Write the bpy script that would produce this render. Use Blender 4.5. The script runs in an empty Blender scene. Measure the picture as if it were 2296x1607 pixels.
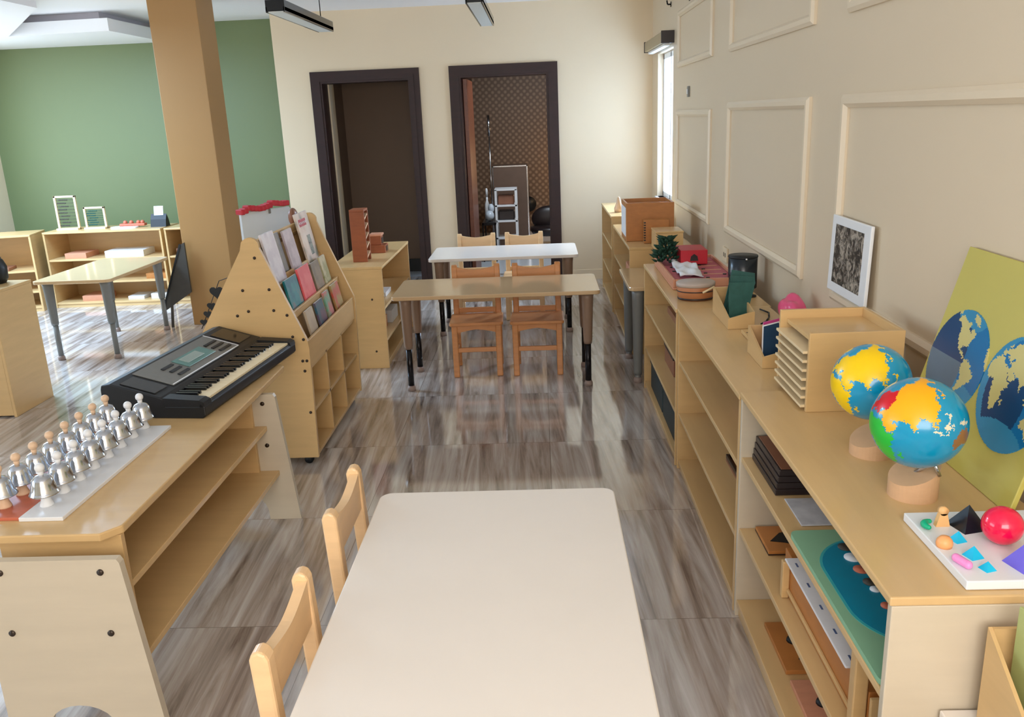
import bpy, bmesh, math, random
from mathutils import Vector, Matrix, Euler
PI = math.pi
random.seed(7)
S = bpy.context.scene
COL = S.collection

# ------------------------------------------------------------------ camera
CAM = Vector((0, 0, 1.62))
pitch, yaw, roll = 0.279544, -0.0411347, -0.0427003
fwd = Vector((math.sin(yaw)*math.cos(pitch), math.cos(yaw)*math.cos(pitch), -math.sin(pitch)))
rgt = Vector((math.cos(yaw), -math.sin(yaw), 0)); upv = rgt.cross(fwd)
r2 = rgt*math.cos(roll) + upv*math.sin(roll); u2 = -rgt*math.sin(roll) + upv*math.cos(roll)
cam_d = bpy.data.cameras.new('camera'); cam = bpy.data.objects.new('camera', cam_d); COL.objects.link(cam)
cam.matrix_world = Matrix(((r2.x, u2.x, -fwd.x, CAM.x), (r2.y, u2.y, -fwd.y, CAM.y), (r2.z, u2.z, -fwd.z, CAM.z), (0, 0, 0, 1)))
cam_d.sensor_fit = 'HORIZONTAL'; cam_d.sensor_width = 36.0; cam_d.lens = 1892.0/2296*36
cam_d.clip_start = 0.05; cam_d.clip_end = 200
S.camera = cam

# ------------------------------------------------------------------ light
S.view_settings.view_transform = 'Standard'; S.view_settings.look = 'None'
S.view_settings.gamma = 1.0; S.view_settings.use_curve_mapping = False
S.view_settings.exposure = 0.0
w = bpy.data.worlds.new('sky'); S.world = w; w.use_nodes = True
w.node_tree.nodes['Background'].inputs[0].default_value = (0.80, 0.90, 1.0, 1)
w.node_tree.nodes['Background'].inputs[1].default_value = 3.0
def area(name, loc, rot, sx, sy, power, color):
    l = bpy.data.lights.new(name, 'AREA'); l.shape = 'RECTANGLE'; l.size = sx; l.size_y = sy
    l.energy = power; l.color = color
    o = bpy.data.objects.new(name, l); COL.objects.link(o); o.location = loc; o.rotation_euler = rot
    return o
# daylight that enters by the windows: behind the camera, in the left room, and the narrow one on the right
area('daylight_rear', (0.0, -1.45, 1.85), (PI/2, 0, 0), 2.1, 1.3, 72, (1.0, 0.97, 0.95))
area('daylight_left', (-5.75, 6.9, 1.5), (PI/2, 0, -PI/2), 2.4, 1.7, 30, (0.76, 0.89, 1.0))
area('daylight_left_near', (-5.75, 0.9, 1.6), (PI/2, 0, -PI/2), 3.2, 1.5, 40, (0.62, 0.81, 1.0))
area('daylight_right', (1.32, 7.68, 1.5), (PI/2, 0, PI/2), 1.2, 0.85, 30, (0.32, 0.60, 1.0))
sky_r = area('skylight_right', (2.10, 8.55, 2.20), (0, 0, 0), 1.2, 1.2, 400, (0.66, 0.80, 1.0))
sky_r.rotation_euler = Vector((-0.72, -0.55, -0.45)).to_track_quat('-Z', 'Y').to_euler()
area('left_room_ceiling_lamp', (-4.5, 6.3, 2.455), (0, 0, 0), 0.8, 1.2, 185, (0.46, 0.70, 1.0))

# ------------------------------------------------------------------ materials
def lin(c): return tuple((x/255/12.92 if x/255 <= 0.04045 else ((x/255+0.055)/1.055)**2.4) for x in c)
def mat(name, rgb, rough=0.5, metal=0.0, var=0.0, scale=(8, 8, 8), rgb2=None, spec=0.5, trans=0.0, alpha=1.0, emit=None, bump=0.0, coat=0.0):
    m = bpy.data.materials.new(name); m.use_nodes = True
    nt = m.node_tree; b = nt.nodes['Principled BSDF']
    c = lin(rgb) + (1,)
    b.inputs['Base Color'].default_value = c; b.inputs['Roughness'].default_value = rough
    b.inputs['Metallic'].default_value = metal; b.inputs['Specular IOR Level'].default_value = spec
    b.inputs['Transmission Weight'].default_value = trans; b.inputs['Alpha'].default_value = alpha
    b.inputs['Coat Weight'].default_value = coat
    if emit: b.inputs['Emission Color'].default_value = lin(emit[0]) + (1,); b.inputs['Emission Strength'].default_value = emit[1]
    if var or rgb2:
        tc = nt.nodes.new('ShaderNodeTexCoord'); mp = nt.nodes.new('ShaderNodeMapping'); mp.inputs['Scale'].default_value = scale
        n = nt.nodes.new('ShaderNodeTexNoise'); n.inputs['Scale'].default_value = 1.0; n.inputs['Detail'].default_value = 5; n.inputs['Roughness'].default_value = 0.6
        cr = nt.nodes.new('ShaderNodeValToRGB')
        c2 = lin(rgb2)+(1,) if rgb2 else tuple(x*(1-var) for x in c[:3])+(1,)
        cr.color_ramp.elements[0].position = 0.3; cr.color_ramp.elements[0].color = c2
        cr.color_ramp.elements[1].position = 0.7; cr.color_ramp.elements[1].color = c
        L = nt.links.new
        L(tc.outputs['Object'], mp.inputs['Vector']); L(mp.outputs[0], n.inputs['Vector']); L(n.outputs['Fac'], cr.inputs[0]); L(cr.outputs[0], b.inputs['Base Color'])
        if bump:
            bp = nt.nodes.new('ShaderNodeBump'); bp.inputs['Strength'].default_value = bump; bp.inputs['Distance'].default_value = 0.004
            L(n.outputs['Fac'], bp.inputs['Height']); L(bp.outputs[0], b.inputs['Normal'])
    return m
M = {}
M['ply'] = mat('birch_ply', (216, 179, 124), 0.34, var=0.10, scale=(3, 3, 26))
M['plyt'] = mat('birch_ply_top', (218, 182, 128), 0.26, var=0.07, scale=(3, 22, 3))
M['ply_lit'] = mat('birch_ply_lit', (208, 195, 172), 0.36, var=0.06, scale=(3, 3, 26))  # same birch ply, the strong light on near panels put into its colour
M['edge'] = mat('pale_edge', (236, 214, 172), 0.4, var=0.06, scale=(20, 20, 20))
M['lam'] = mat('pale_laminate', (238, 230, 220), 0.22, var=0.03, scale=(4, 4, 4))
M['lamtan'] = mat('tan_laminate', (208, 176, 134), 0.13, var=0.04, scale=(4, 4, 4), spec=0.9)
M['pine'] = mat('chair_wood', (246, 206, 156), 0.32, var=0.12, scale=(6, 6, 30))
M['pinered'] = mat('chair_wood_dark', (214, 146, 88), 0.32, var=0.25, scale=(6, 6, 30))
M['redwood'] = mat('red_wood', (158, 84, 46), 0.4, var=0.25, scale=(8, 8, 30))
M['midwood'] = mat('orange_wood', (196, 128, 66), 0.4, var=0.2, scale=(10, 10, 30))
M['wallcream'] = mat('cream_paint', (230, 210, 178), 0.6, var=0.02, scale=(1, 1, 1))
M['wallright'] = mat('beige_paint', (222, 204, 176), 0.42, var=0.02, scale=(1, 1, 1))
M['mold'] = mat('molding_paint', (228, 211, 184), 0.4, var=0.02, scale=(3, 3, 3))
M['green'] = mat('sage_paint', (112, 125, 84), 0.5, var=0.03, scale=(1, 1, 1))
M['pillar'] = mat('tan_paint', (168, 126, 74), 0.5, var=0.03, scale=(1, 1, 1))
M['ceil'] = mat('ceiling_paint', (246, 246, 248), 0.7, var=0.02, scale=(1, 1, 1))
M['frame'] = mat('dark_mahogany', (46, 18, 16), 0.5, var=0.4, scale=(10, 10, 40))
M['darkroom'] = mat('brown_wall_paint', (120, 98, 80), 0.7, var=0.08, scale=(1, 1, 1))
M['black'] = mat('black_plastic', (10, 14, 19), 0.5, var=0.2, scale=(40, 40, 40))
M['blackg'] = mat('black_gloss', (10, 12, 16), 0.15, var=0.1, scale=(30, 30, 30))
M['chrome'] = mat('steel', (205, 210, 218), 0.14, metal=1.0, var=0.06, scale=(30, 30, 30))
M['legsleeve'] = mat('leg_sleeve', (140, 114, 94), 0.42, var=0.06, scale=(30, 30, 30))
M['legdark'] = mat('leg_tube', (34, 32, 34), 0.25, metal=0.6, var=0.1, scale=(30, 30, 30))
M['leggray'] = mat('leg_gray', (120, 120, 116), 0.4, var=0.06, scale=(30, 30, 30))
M['foot'] = mat('rubber_foot', (150, 130, 120), 0.5, var=0.1, scale=(40, 40, 40))
M['screw'] = mat('screw_steel', (66, 54, 44), 0.35, metal=0.5, var=0.1, scale=(200, 200, 200))
M['white'] = mat('white_paint', (236, 238, 240), 0.35, var=0.02, scale=(10, 10, 10))
M['paper'] = mat('paper', (232, 234, 238), 0.7, var=0.05, scale=(30, 30, 30))
M['keywhite'] = mat('ivory_keys', (238, 222, 186), 0.25, var=0.02, scale=(20, 20, 20))
M['kpanel'] = mat('keyboard_panel', (120, 120, 116), 0.45, var=0.1, scale=(30, 30, 30))
M['lcd'] = mat('lcd_teal', (92, 138, 132), 0.3, var=0.1, scale=(30, 30, 30))
M['ocean'] = mat('globe_blue', (0, 150, 196), 0.22, var=0.05, scale=(20, 20, 20), coat=0.3)
M['landy'] = mat('globe_yellow', (248, 206, 0), 0.3, var=0.03, scale=(20, 20, 20))
M['lando'] = mat('globe_orange', (255, 180, 10), 0.3, var=0.03, scale=(20, 20, 20))
M['landr'] = mat('globe_red', (214, 10, 30), 0.3, var=0.03, scale=(20, 20, 20))
M['landg'] = mat('globe_green', (40, 190, 60), 0.3, var=0.03, scale=(20, 20, 20))
M['landp'] = mat('globe_pale', (226, 220, 190), 0.3, var=0.03, scale=(20, 20, 20))
M['landbr'] = mat('globe_brown', (150, 105, 60), 0.3, var=0.03, scale=(20, 20, 20))
M['basewood'] = mat('beech_base', (214, 172, 132), 0.42, var=0.08, scale=(20, 20, 60))
M['mapy'] = mat('map_yellow', (196, 184, 92), 0.4, var=0.05, scale=(4, 4, 4))
M['mapland'] = mat('map_land', (206, 194, 124), 0.4, var=0.06, scale=(10, 10, 10))
M['mapdark'] = mat('map_navy', (0, 62, 112), 0.25, var=0.05, scale=(10, 10, 10))
M['mapblue'] = mat('map_blue', (0, 112, 172), 0.25, var=0.05, scale=(10, 10, 10))
M['mapteal'] = mat('map_teal', (50, 140, 184), 0.25, var=0.08, scale=(10, 10, 10))
M['mapglare'] = mat('map_glare', (92, 118, 140), 0.25, var=0.08, scale=(10, 10, 10))  # sea tone with the glare of the plastic put into the colour
M['red'] = mat('red_gloss', (240, 10, 70), 0.18, var=0.03, scale=(10, 10, 10), coat=0.4)
M['cyan'] = mat('cyan_paint', (0, 190, 232), 0.35, var=0.04, scale=(20, 20, 20))
M['navyp'] = mat('black_paint', (16, 28, 38), 0.25, var=0.1, scale=(20, 20, 20))
M['purple'] = mat('violet_paint', (112, 96, 214), 0.3, var=0.05, scale=(20, 20, 20))
M['pinkp'] = mat('pink_paint', (248, 150, 212), 0.35, var=0.04, scale=(20, 20, 20))
M['orangep'] = mat('peach_paint', (252, 176, 112), 0.4, var=0.04, scale=(20, 20, 20))
M['tan'] = mat('raw_peach_wood', (238, 186, 122), 0.4, var=0.05, scale=(20, 20, 20))
M['greenp'] = mat('jade_paint', (0, 176, 128), 0.35, var=0.05, scale=(20, 20, 20))
M['redm'] = mat('red_matte', (190, 20, 40), 0.5, var=0.08, scale=(20, 20, 20))
M['cardgreen'] = mat('chalk_green', (14, 74, 66), 0.5, rgb2=(36, 92, 84), scale=(30, 30, 30))
M['fir'] = mat('fir_green', (18, 62, 42), 0.8, var=0.4, scale=(60, 60, 60))
M['pinkpl'] = mat('pink_plastic', (238, 92, 140), 0.2, var=0.1, scale=(10, 10, 10))
M['rosefelt'] = mat('rose_felt', (196, 104, 116), 0.8, var=0.25, scale=(30, 30, 30))
M['salmon'] = mat('salmon_wood', (214, 150, 118), 0.45, var=0.12, scale=(10, 40, 10))
M['copper'] = mat('copper_brown', (186, 120, 76), 0.45, var=0.15, scale=(10, 10, 40))
M['navyc'] = mat('navy_card', (18, 58, 92), 0.4, var=0.1, scale=(30, 30, 30))
M['magenta'] = mat('magenta_card', (196, 60, 130), 0.45, var=0.1, scale=(30, 30, 30))
M['brownlid'] = mat('brown_lid', (146, 96, 72), 0.4, var=0.2, scale=(10, 10, 10))
M['dkbrown'] = mat('espresso', (44, 34, 34), 0.35, var=0.2, scale=(10, 10, 10))
M['mint'] = mat('mint_mat', (138, 186, 150), 0.5, var=0.06, scale=(10, 10, 10))
M['lake'] = mat('lake_blue', (0, 136, 168), 0.4, var=0.08, scale=(10, 10, 10))
M['lakeedge'] = mat('lake_edge', (60, 172, 176), 0.4, var=0.06, scale=(10, 10, 10))
M['dkgreen'] = mat('dark_green_box', (20, 44, 48), 0.5, var=0.15, scale=(10, 10, 10))
M['slate'] = mat('slate_board', (70, 66, 60), 0.5, var=0.2, scale=(4, 4, 4))
M['rust'] = mat('rust_orange', (206, 112, 84), 0.5, var=0.15, scale=(30, 30, 30))
M['whiteboard'] = mat('whiteboard', (206, 216, 226), 0.25, var=0.03, scale=(3, 3, 3))
M['bluegray'] = mat('blue_gray_plastic', (88, 108, 150), 0.4, var=0.1, scale=(10, 10, 10))
M['diff'] = mat('lamp_diffuser', (226, 230, 226), 0.5, var=0.02, scale=(10, 10, 10))
M['limegreen'] = mat('olive_card', (176, 184, 118), 0.5, var=0.05, scale=(10, 10, 10))
M['beige'] = mat('raw_beech_knob', (232, 196, 160), 0.4, var=0.06, scale=(60, 60, 60))
M['glass'] = mat('window_glass', (255, 255, 255), 0.0, trans=1.0, alpha=0.25)
M['plaster'] = mat('sill_white', (236, 238, 240), 0.4, var=0.02, scale=(5, 5, 5))
M['lilac'] = mat('cove_paint', (204, 198, 204), 0.7, var=0.02, scale=(2, 2, 2))

def floor_mat(name, c_dark, c_mid, c_light):
    m = bpy.data.materials.new(name); m.use_nodes = True; nt = m.node_tree; b = nt.nodes['Principled BSDF']; L = nt.links.new
    def N(t, **k):
        n = nt.nodes.new(t)
        for a, v in k.items(): setattr(n, a, v)
        return n
    def math_(op, a, b_):
        n = N('ShaderNodeMath', operation=op)
        for i, v in enumerate((a, b_)):
            if isinstance(v, (int, float)): n.inputs[i].default_value = v
            elif v is not None: L(v, n.inputs[i])
        return n.outputs[0]
    tc = N('ShaderNodeTexCoord'); sp = N('ShaderNodeSeparateXYZ'); L(tc.outputs['Object'], sp.inputs[0])
    tx = math_('DIVIDE', math_('ADD', sp.outputs[0], 10.39), 0.8); ty = math_('DIVIDE', math_('ADD', sp.outputs[1], 10.34), 0.8)
    fx, fy = math_('FLOOR', tx, None), math_('FLOOR', ty, None)
    rx, ry = math_('FRACT', tx, None), math_('FRACT', ty, None)
    cb = N('ShaderNodeCombineXYZ'); L(fx, cb.inputs[0]); L(fy, cb.inputs[1])
    wn = N('ShaderNodeTexWhiteNoise', noise_dimensions='3D'); L(cb.outputs[0], wn.inputs[0])
    # streaks run along the room with a slight lean
    lean = math_('ADD', sp.outputs[0], math_('MULTIPLY', sp.outputs[1], 0.05))
    cv = N('ShaderNodeCombineXYZ'); L(math_('ADD', math_('MULTIPLY', lean, 19.0), math_('MULTIPLY', wn.outputs[0], 37.0)), cv.inputs[0])
    L(math_('MULTIPLY', sp.outputs[1], 1.1), cv.inputs[1]); L(math_('MULTIPLY', wn.outputs[0], 11.0), cv.inputs[2])
    n1 = N('ShaderNodeTexNoise'); n1.inputs['Scale'].default_value = 1.0; n1.inputs['Detail'].default_value = 7; n1.inputs['Roughness'].default_value = 0.62; n1.inputs['Distortion'].default_value = 0.5
    L(cv.outputs[0], n1.inputs['Vector'])
    cr = N('ShaderNodeValToRGB'); e = cr.color_ramp.elements
    e[0].position = 0.30; e[0].color = lin(c_dark)+(1,); e[1].position = 0.68; e[1].color = lin(c_light)+(1,)
    k = e.new(0.48); k.color = lin(c_mid)+(1,)
    L(n1.outputs['Fac'], cr.inputs[0])
    g = math_('MINIMUM', math_('MINIMUM', rx, math_('SUBTRACT', 1.0, rx)), math_('MINIMUM', ry, math_('SUBTRACT', 1.0, ry)))
    gm = math_('LESS_THAN', g, 0.0015)
    mx = N('ShaderNodeMix', data_type='RGBA'); L(gm, mx.inputs[0]); L(cr.outputs[0], mx.inputs[6]); mx.inputs[7].default_value = lin((122, 110, 102))+(1,)
    L(mx.outputs[2], b.inputs['Base Color'])
    b.inputs['Roughness'].default_value = 0.07; b.inputs['IOR'].default_value = 2.8
    return m
M['floor'] = floor_mat('streaked_tile', (110, 95, 87), (178, 166, 157), (216, 211, 207))

def lattice_mat():
    m = bpy.data.materials.new('lattice_screen'); m.use_nodes = True; nt = m.node_tree; b = nt.nodes['Principled BSDF']; L = nt.links.new
    tc = nt.nodes.new('ShaderNodeTexCoord'); mp = nt.nodes.new('ShaderNodeMapping'); mp.inputs['Rotation'].default_value = (0, PI/4, 0); mp.inputs['Scale'].default_value = (16, 16, 16)
    v = nt.nodes.new('ShaderNodeTexVoronoi'); v.inputs['Randomness'].default_value = 0.0; v.inputs['Scale'].default_value = 1.0
    cr = nt.nodes.new('ShaderNodeValToRGB'); e = cr.color_ramp.elements
    e[0].position = 0.18; e[0].color = lin((158, 130, 104))+(1,); e[1].position = 0.5; e[1].color = lin((104, 78, 56))+(1,)  # pale dots stand for the lit holes of a perforated screen
    L(tc.outputs['Object'], mp.inputs[0]); L(mp.outputs[0], v.inputs['Vector']); L(v.outputs['Distance'], cr.inputs[0]); L(cr.outputs[0], b.inputs['Base Color'])
    b.inputs['Roughness'].default_value = 0.5
    return m
M['lattice'] = lattice_mat()

def cover_mat(name, a, bcol, c, sc=9):
    m = bpy.data.materials.new(name); m.use_nodes = True; nt = m.node_tree; b = nt.nodes['Principled BSDF']; L = nt.links.new
    tc = nt.nodes.new('ShaderNodeTexCoord'); n = nt.nodes.new('ShaderNodeTexNoise'); n.inputs['Scale'].default_value = sc; n.inputs['Detail'].default_value = 4
    cr = nt.nodes.new('ShaderNodeValToRGB'); e = cr.color_ramp.elements
    e[0].position = 0.36; e[0].color = lin(a)+(1,); e[1].position = 0.64; e[1].color = lin(c)+(1,); k = e.new(0.5); k.color = lin(bcol)+(1,)
    L(tc.outputs['Object'], n.inputs['Vector']); L(n.outputs['Fac'], cr.inputs[0]); L(cr.outputs[0], b.inputs['Base Color']); b.inputs['Roughness'].default_value = 0.35
    return m

# ------------------------------------------------------------------ mesh helpers
def BM(): return bmesh.new()
def xf(vs, m):
    for v in vs: v.co = m @ v.co
def box(bm, x0, x1, y0, y1, z0, z1, bev=0.0, seg=2, m=None, mi=0):
    r = bmesh.ops.create_cube(bm, size=1.0); vs = r['verts']
    for v in vs: v.co = Vector(((x0+x1)/2+v.co.x*(x1-x0), (y0+y1)/2+v.co.y*(y1-y0), (z0+z1)/2+v.co.z*(z1-z0)))
    fs = set(f for v in vs for f in v.link_faces)
    for f in fs: f.material_index = mi
    if bev:
        es = list(set(e for v in vs for e in v.link_edges))
        rr = bmesh.ops.bevel(bm, geom=es, offset=bev, segments=seg, affect='EDGES', profile=0.5)
        vs = list(set(v for f in rr['faces'] for v in f.verts) | set(v for v in vs if v.is_valid))
        for f in rr['faces']: f.material_index = mi
    if m is not None: xf([v for v in vs if v.is_valid], m)
    return vs
def prism(bm, pts, h0, h1, axis='z', mi=0, m=None):
    """extrude the polygon pts along axis ('z': pts are x,y; 'y': pts are x,z; 'x': pts are y,z)"""
    def P(a, b, h): return {'z': (a, b, h), 'y': (a, h, b), 'x': (h, a, b)}[axis]
    v0 = [bm.verts.new(P(a, b, h0)) for a, b in pts]; v1 = [bm.verts.new(P(a, b, h1)) for a, b in pts]
    n = len(pts); fs = [bm.faces.new(v0), bm.faces.new(v1)]
    for i in range(n): fs.append(bm.faces.new((v0[i], v0[(i+1) % n], v1[(i+1) % n], v1[i])))
    bmesh.ops.recalc_face_normals(bm, faces=fs)
    for f in fs: f.material_index = mi
    if m is not None: xf(v0+v1, m)
    return v0+v1
def lathe(bm, prof, seg=24, c=(0, 0, 0), mi=0, sy=1.0, m=None):
    rings = []; allv = []
    for r, z in prof:
        if r < 1e-6: ring = [bm.verts.new((c[0], c[1], c[2]+z))]
        else: ring = [bm.verts.new((c[0]+r*math.cos(2*PI*i/seg), c[1]+sy*r*math.sin(2*PI*i/seg), c[2]+z)) for i in range(seg)]
        rings.append(ring); allv += ring
    fs = []
    for a, b in zip(rings, rings[1:]):
        for i in range(seg):
            j = (i+1) % seg
            if len(a) == 1 and len(b) == 1: continue
            if len(a) == 1: fs.append(bm.faces.new((a[0], b[i], b[j])))
            elif len(b) == 1: fs.append(bm.faces.new((a[i], a[j], b[0])))
            else: fs.append(bm.faces.new((a[i], a[j], b[j], b[i])))
    for ring in (rings[0], rings[-1]):
        if len(ring) > 1: fs.append(bm.faces.new(ring))
    bmesh.ops.recalc_face_normals(bm, faces=fs)
    for f in fs: f.material_index = mi; f.smooth = True
    if m is not None: xf(allv, m)
    return allv
def tube(bm, p0, p1, r0, r1=None, seg=12, mi=0):
    r1 = r0 if r1 is None else r1
    p0, p1 = Vector(p0), Vector(p1); d = p1-p0; q = d.to_track_quat('Z', 'Y').to_matrix().to_4x4()
    return lathe(bm, [(r0, 0), (r1, d.length)], seg, mi=mi, m=Matrix.Translation(p0) @ q)
def sphere(bm, c, r, u=20, v=12, mi=0, s=(1, 1, 1)):
    rr = bmesh.ops.create_uvsphere(bm, u_segments=u, v_segments=v, radius=r)
    for x in rr['verts']: x.co = Vector((c[0]+x.co.x*s[0], c[1]+x.co.y*s[1], c[2]+x.co.z*s[2]))
    for f in set(f for x in rr['verts'] for f in x.link_faces): f.material_index = mi; f.smooth = True
    return rr['verts']
def rrect(x0, x1, y0, y1, r, n=6):
    pts = []
    for cx, cy, a in ((x1-r, y1-r, 0), (x0+r, y1-r, PI/2), (x0+r, y0+r, PI), (x1-r, y0+r, 1.5*PI)):
        for i in range(n+1): t = a+i*PI/2/n; pts.append((cx+r*math.cos(t), cy+r*math.sin(t)))
    return pts
def obj(name, bm, mats, parent=None, loc=None, rot=None, smooth=False):
    me = bpy.data.meshes.new(name); bm.to_mesh(me); bm.free()
    for m in (mats if isinstance(mats, (list, tuple)) else [mats]): me.materials.append(m)
    if smooth:
        for p in me.polygons: p.use_smooth = True
    o = bpy.data.objects.new(name, me); COL.objects.link(o)
    if parent: o.parent = parent
    if loc: o.location = loc
    if rot: o.rotation_euler = rot
    return o
def tag(o, label, cat, group=None):
    o['label'] = label; o['category'] = cat
    if group: o['group'] = group
    return o
def thing(name, label, cat, loc=(0, 0, 0), rz=0.0, group=None, rot=None):
    o = bpy.data.objects.new(name, None); COL.objects.link(o); o.empty_display_size = 0.1
    o.location = loc; o.rotation_euler = rot if rot else (0, 0, rz)
    return tag(o, label, cat, group)
def struct(name, bm, m, parent=None):
    o = obj(name, bm, m, parent)
    if not parent: o['kind'] = 'structure'
    return o
def dup(root, loc, label, rz=None, group=None):
    r = root.copy(); COL.objects.link(r); r.location = loc; r['label'] = label
    if rz is not None: r.rotation_euler = (0, 0, rz)
    if group: r['group'] = group
    for ch in list(root.children):
        c = ch.copy(); COL.objects.link(c); c.parent = r
        for g in list(ch.children):
            d = g.copy(); COL.objects.link(d); d.parent = c
    return r
def sbox(name, label, cat, dims, loc, m, rz=0.0, bev=0.002, group=None, rot=None):
    """a plain small solid whose origin is at the middle of its base"""
    bm = BM(); box(bm, -dims[0]/2, dims[0]/2, -dims[1]/2, dims[1]/2, 0, dims[2], bev)
    o = obj(name, bm, m, loc=loc, rot=rot if rot else (0, 0, rz)); return tag(o, label, cat, group)

# ------------------------------------------------------------------ setting
XR, YB, YG, XL, YF, ZC = 1.10, 8.47, 8.86, -5.60, -1.60, 2.61
bm = BM(); box(bm, XL-0.2, XR+0.2, YF-0.1, YG+0.1, -0.1, 0); struct('floor', bm, M['floor'])
bm = BM()                                            # back wall with two door openings
D1, D2, DZ = (-2.135, -1.155), (-0.80, 0.165), 2.065
for a, b_, z0, z1 in ((-2.50, D1[0], 0, ZC+.3), (D1[1], D2[0], 0, ZC+.3), (D2[1], XR+0.2, 0, ZC+.3), (D1[0], D1[1], DZ, ZC+.3), (D2[0], D2[1], DZ, ZC+.3)):
    box(bm, a, b_, YB, YB+0.2, z0, z1)
box(bm, -2.50, -2.42, YB+0.2, YG+0.02, 0, ZC+.3)
struct('wall_back', bm, M['wallcream'])
bm = BM(); box(bm, XL-0.2, -2.50, YG, YG+0.15, 0, ZC+.4); struct('wall_green', bm, M['green'])
bm = BM()
for y0, y1, z0, z1 in ((YF, -0.7, 0, ZC+.2), (-0.7, 2.5, 0, 0.8), (-0.7, 2.5, 2.38, ZC+.2), (2.5, 3.0, 0, ZC+.2), (3.0, 5.6, 0, ZC+.2), (8.2, YG, 0, ZC+.2), (5.6, 8.2, 0, 0.6), (5.6, 8.2, 2.38, ZC+.2)):
    box(bm, XL-0.15, XL, y0, y1, z0, z1)
struct('wall_left', bm, M['wallcream'])
bm = BM()                                            # right wall with its narrow window
W0, W1, WZ0, WZ1 = 7.20, 8.10, 0.84, 2.10
for y0, y1, z0, z1 in ((YF, W0, 0, 2.65), (W1, YB+.2, 0, 2.65), (W0, W1, 0, WZ0), (W0, W1, WZ1, 2.65)): box(bm, XR, XR+0.16, y0, y1, z0, z1)
struct('wall_right', bm, M['wallright'])
bm = BM(); box(bm, XL, XR, YF-0.15, YF, 0, 2.65); struct('wall_front', bm, M['wallcream'])
bm = BM(); box(bm, XL, XR+0.2, YF, YG, 2.64, 2.76); struct('ceiling', bm, M['ceil'])
# lowered soffit over the left room, with a shadow gap above its edge
sof = [(XL, YG), (-3.68, YG), (-3.68, 7.69), (-4.62, 7.77), (-3.43, 6.17), (-3.43, 3.0), (XL, 3.0)]
bm = BM(); prism(bm, sof, 2.47, 2.575); struct('ceiling_soffit', bm, M['ceil'])
sof2 = [(XL, YG), (-3.80, YG), (-3.80, 7.80), (-4.85, 7.88), (-3.62, 6.20), (-3.62, 3.2), (XL, 3.2)]
bm = BM(); prism(bm, sof2, 2.576, 2.639); struct('trim_cove', bm, M['lilac'])
# square pillar
bm = BM(); box(bm, -3.02, -2.63, 7.0, 7.36, 0, 2.639, 0.004); o = struct('column', bm, M['pillar'])
# door frames
def door_frame(name, a, b_):
    bm = BM()
    prism(bm, [(a-0.035, 0), (a+0.075, 0), (a+0.075, DZ-0.075), (b_-0.075, DZ-0.075), (b_-0.075, 0), (b_+0.035, 0), (b_+0.035, DZ+0.035), (a-0.035, DZ+0.035)], YB-0.022, YB+0.21, 'y')
    prism(bm, [(a+0.02, 0), (a+0.055, 0), (a+0.055, DZ-0.055), (b_-0.055, DZ-0.055), (b_-0.055, 0), (b_-0.02, 0), (b_-0.02, DZ-0.02), (a+0.02, DZ-0.02)], YB-0.030, YB-0.0225, 'y')
    return struct(name, bm, M['frame'])
door_frame('door_1', *D1); d2 = door_frame('door_2', *D2)
bm = BM(); box(bm, D2[0]+0.08, D2[0]+0.12, YB+0.12, YB+0.86, 0.01, DZ-0.08, 0.004); lf = struct('door_leaf', bm, mat('door_leaf_wood', (128, 70, 46), 0.35, var=0.25, scale=(10, 10, 40)), d2)
# rooms behind the doors
bm = BM()
box(bm, -2.50, -2.06, YB+0.2, 10.0, 0, 2.6); box(bm, -1.06, -0.98, YB+0.2, 10.0, 0, 2.6); box(bm, -2.5, -0.98, YB+0.2, 10.0, 2.6, 2.66)
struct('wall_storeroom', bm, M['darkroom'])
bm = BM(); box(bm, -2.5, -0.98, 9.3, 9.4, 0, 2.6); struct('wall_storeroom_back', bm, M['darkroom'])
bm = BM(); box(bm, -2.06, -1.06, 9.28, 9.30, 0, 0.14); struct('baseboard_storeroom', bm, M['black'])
bm = BM(); box(bm, -2.06, -2.045, YB+0.2, 8.86, 0, 2.6); struct('wall_storeroom_lit', bm, M['wallcream'])  # cream strip on the storeroom's left wall, doorway light put into its colour
bm = BM(); box(bm, -2.5, 1.5, YG+0.1, 12.6, -0.1, 0.0)
struct('floor_back', bm, mat('pale_tile', (214, 220, 226), 0.2, var=0.05, scale=(2, 2, 2)))
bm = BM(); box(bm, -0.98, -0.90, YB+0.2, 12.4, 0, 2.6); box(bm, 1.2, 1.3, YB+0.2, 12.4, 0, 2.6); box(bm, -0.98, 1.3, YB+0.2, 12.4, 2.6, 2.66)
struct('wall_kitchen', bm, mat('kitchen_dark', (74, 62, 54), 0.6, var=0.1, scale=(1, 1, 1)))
bm = BM(); box(bm, -0.98, 1.3, 12.3, 12.4, 0, 2.6); struct('wall_kitchen_back', bm, M['lattice'])
kl = bpy.data.lights.new('kitchen_lamp', 'POINT'); kl.energy = 16; kl.color = (1.0, 0.66, 0.34); kl.shadow_soft_size = 0.15
ko = bpy.data.objects.new('kitchen_lamp', kl); COL.objects.link(ko); ko.location = (0.75, 11.7, 1.0)
area('kitchen_fill', (0.3, 9.0, 2.5), (0.55, 0, 0), 0.8, 0.5, 40, (0.8, 0.9, 1.0))  # fill light added under the ceiling to brighten shelf fronts and floor
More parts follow.
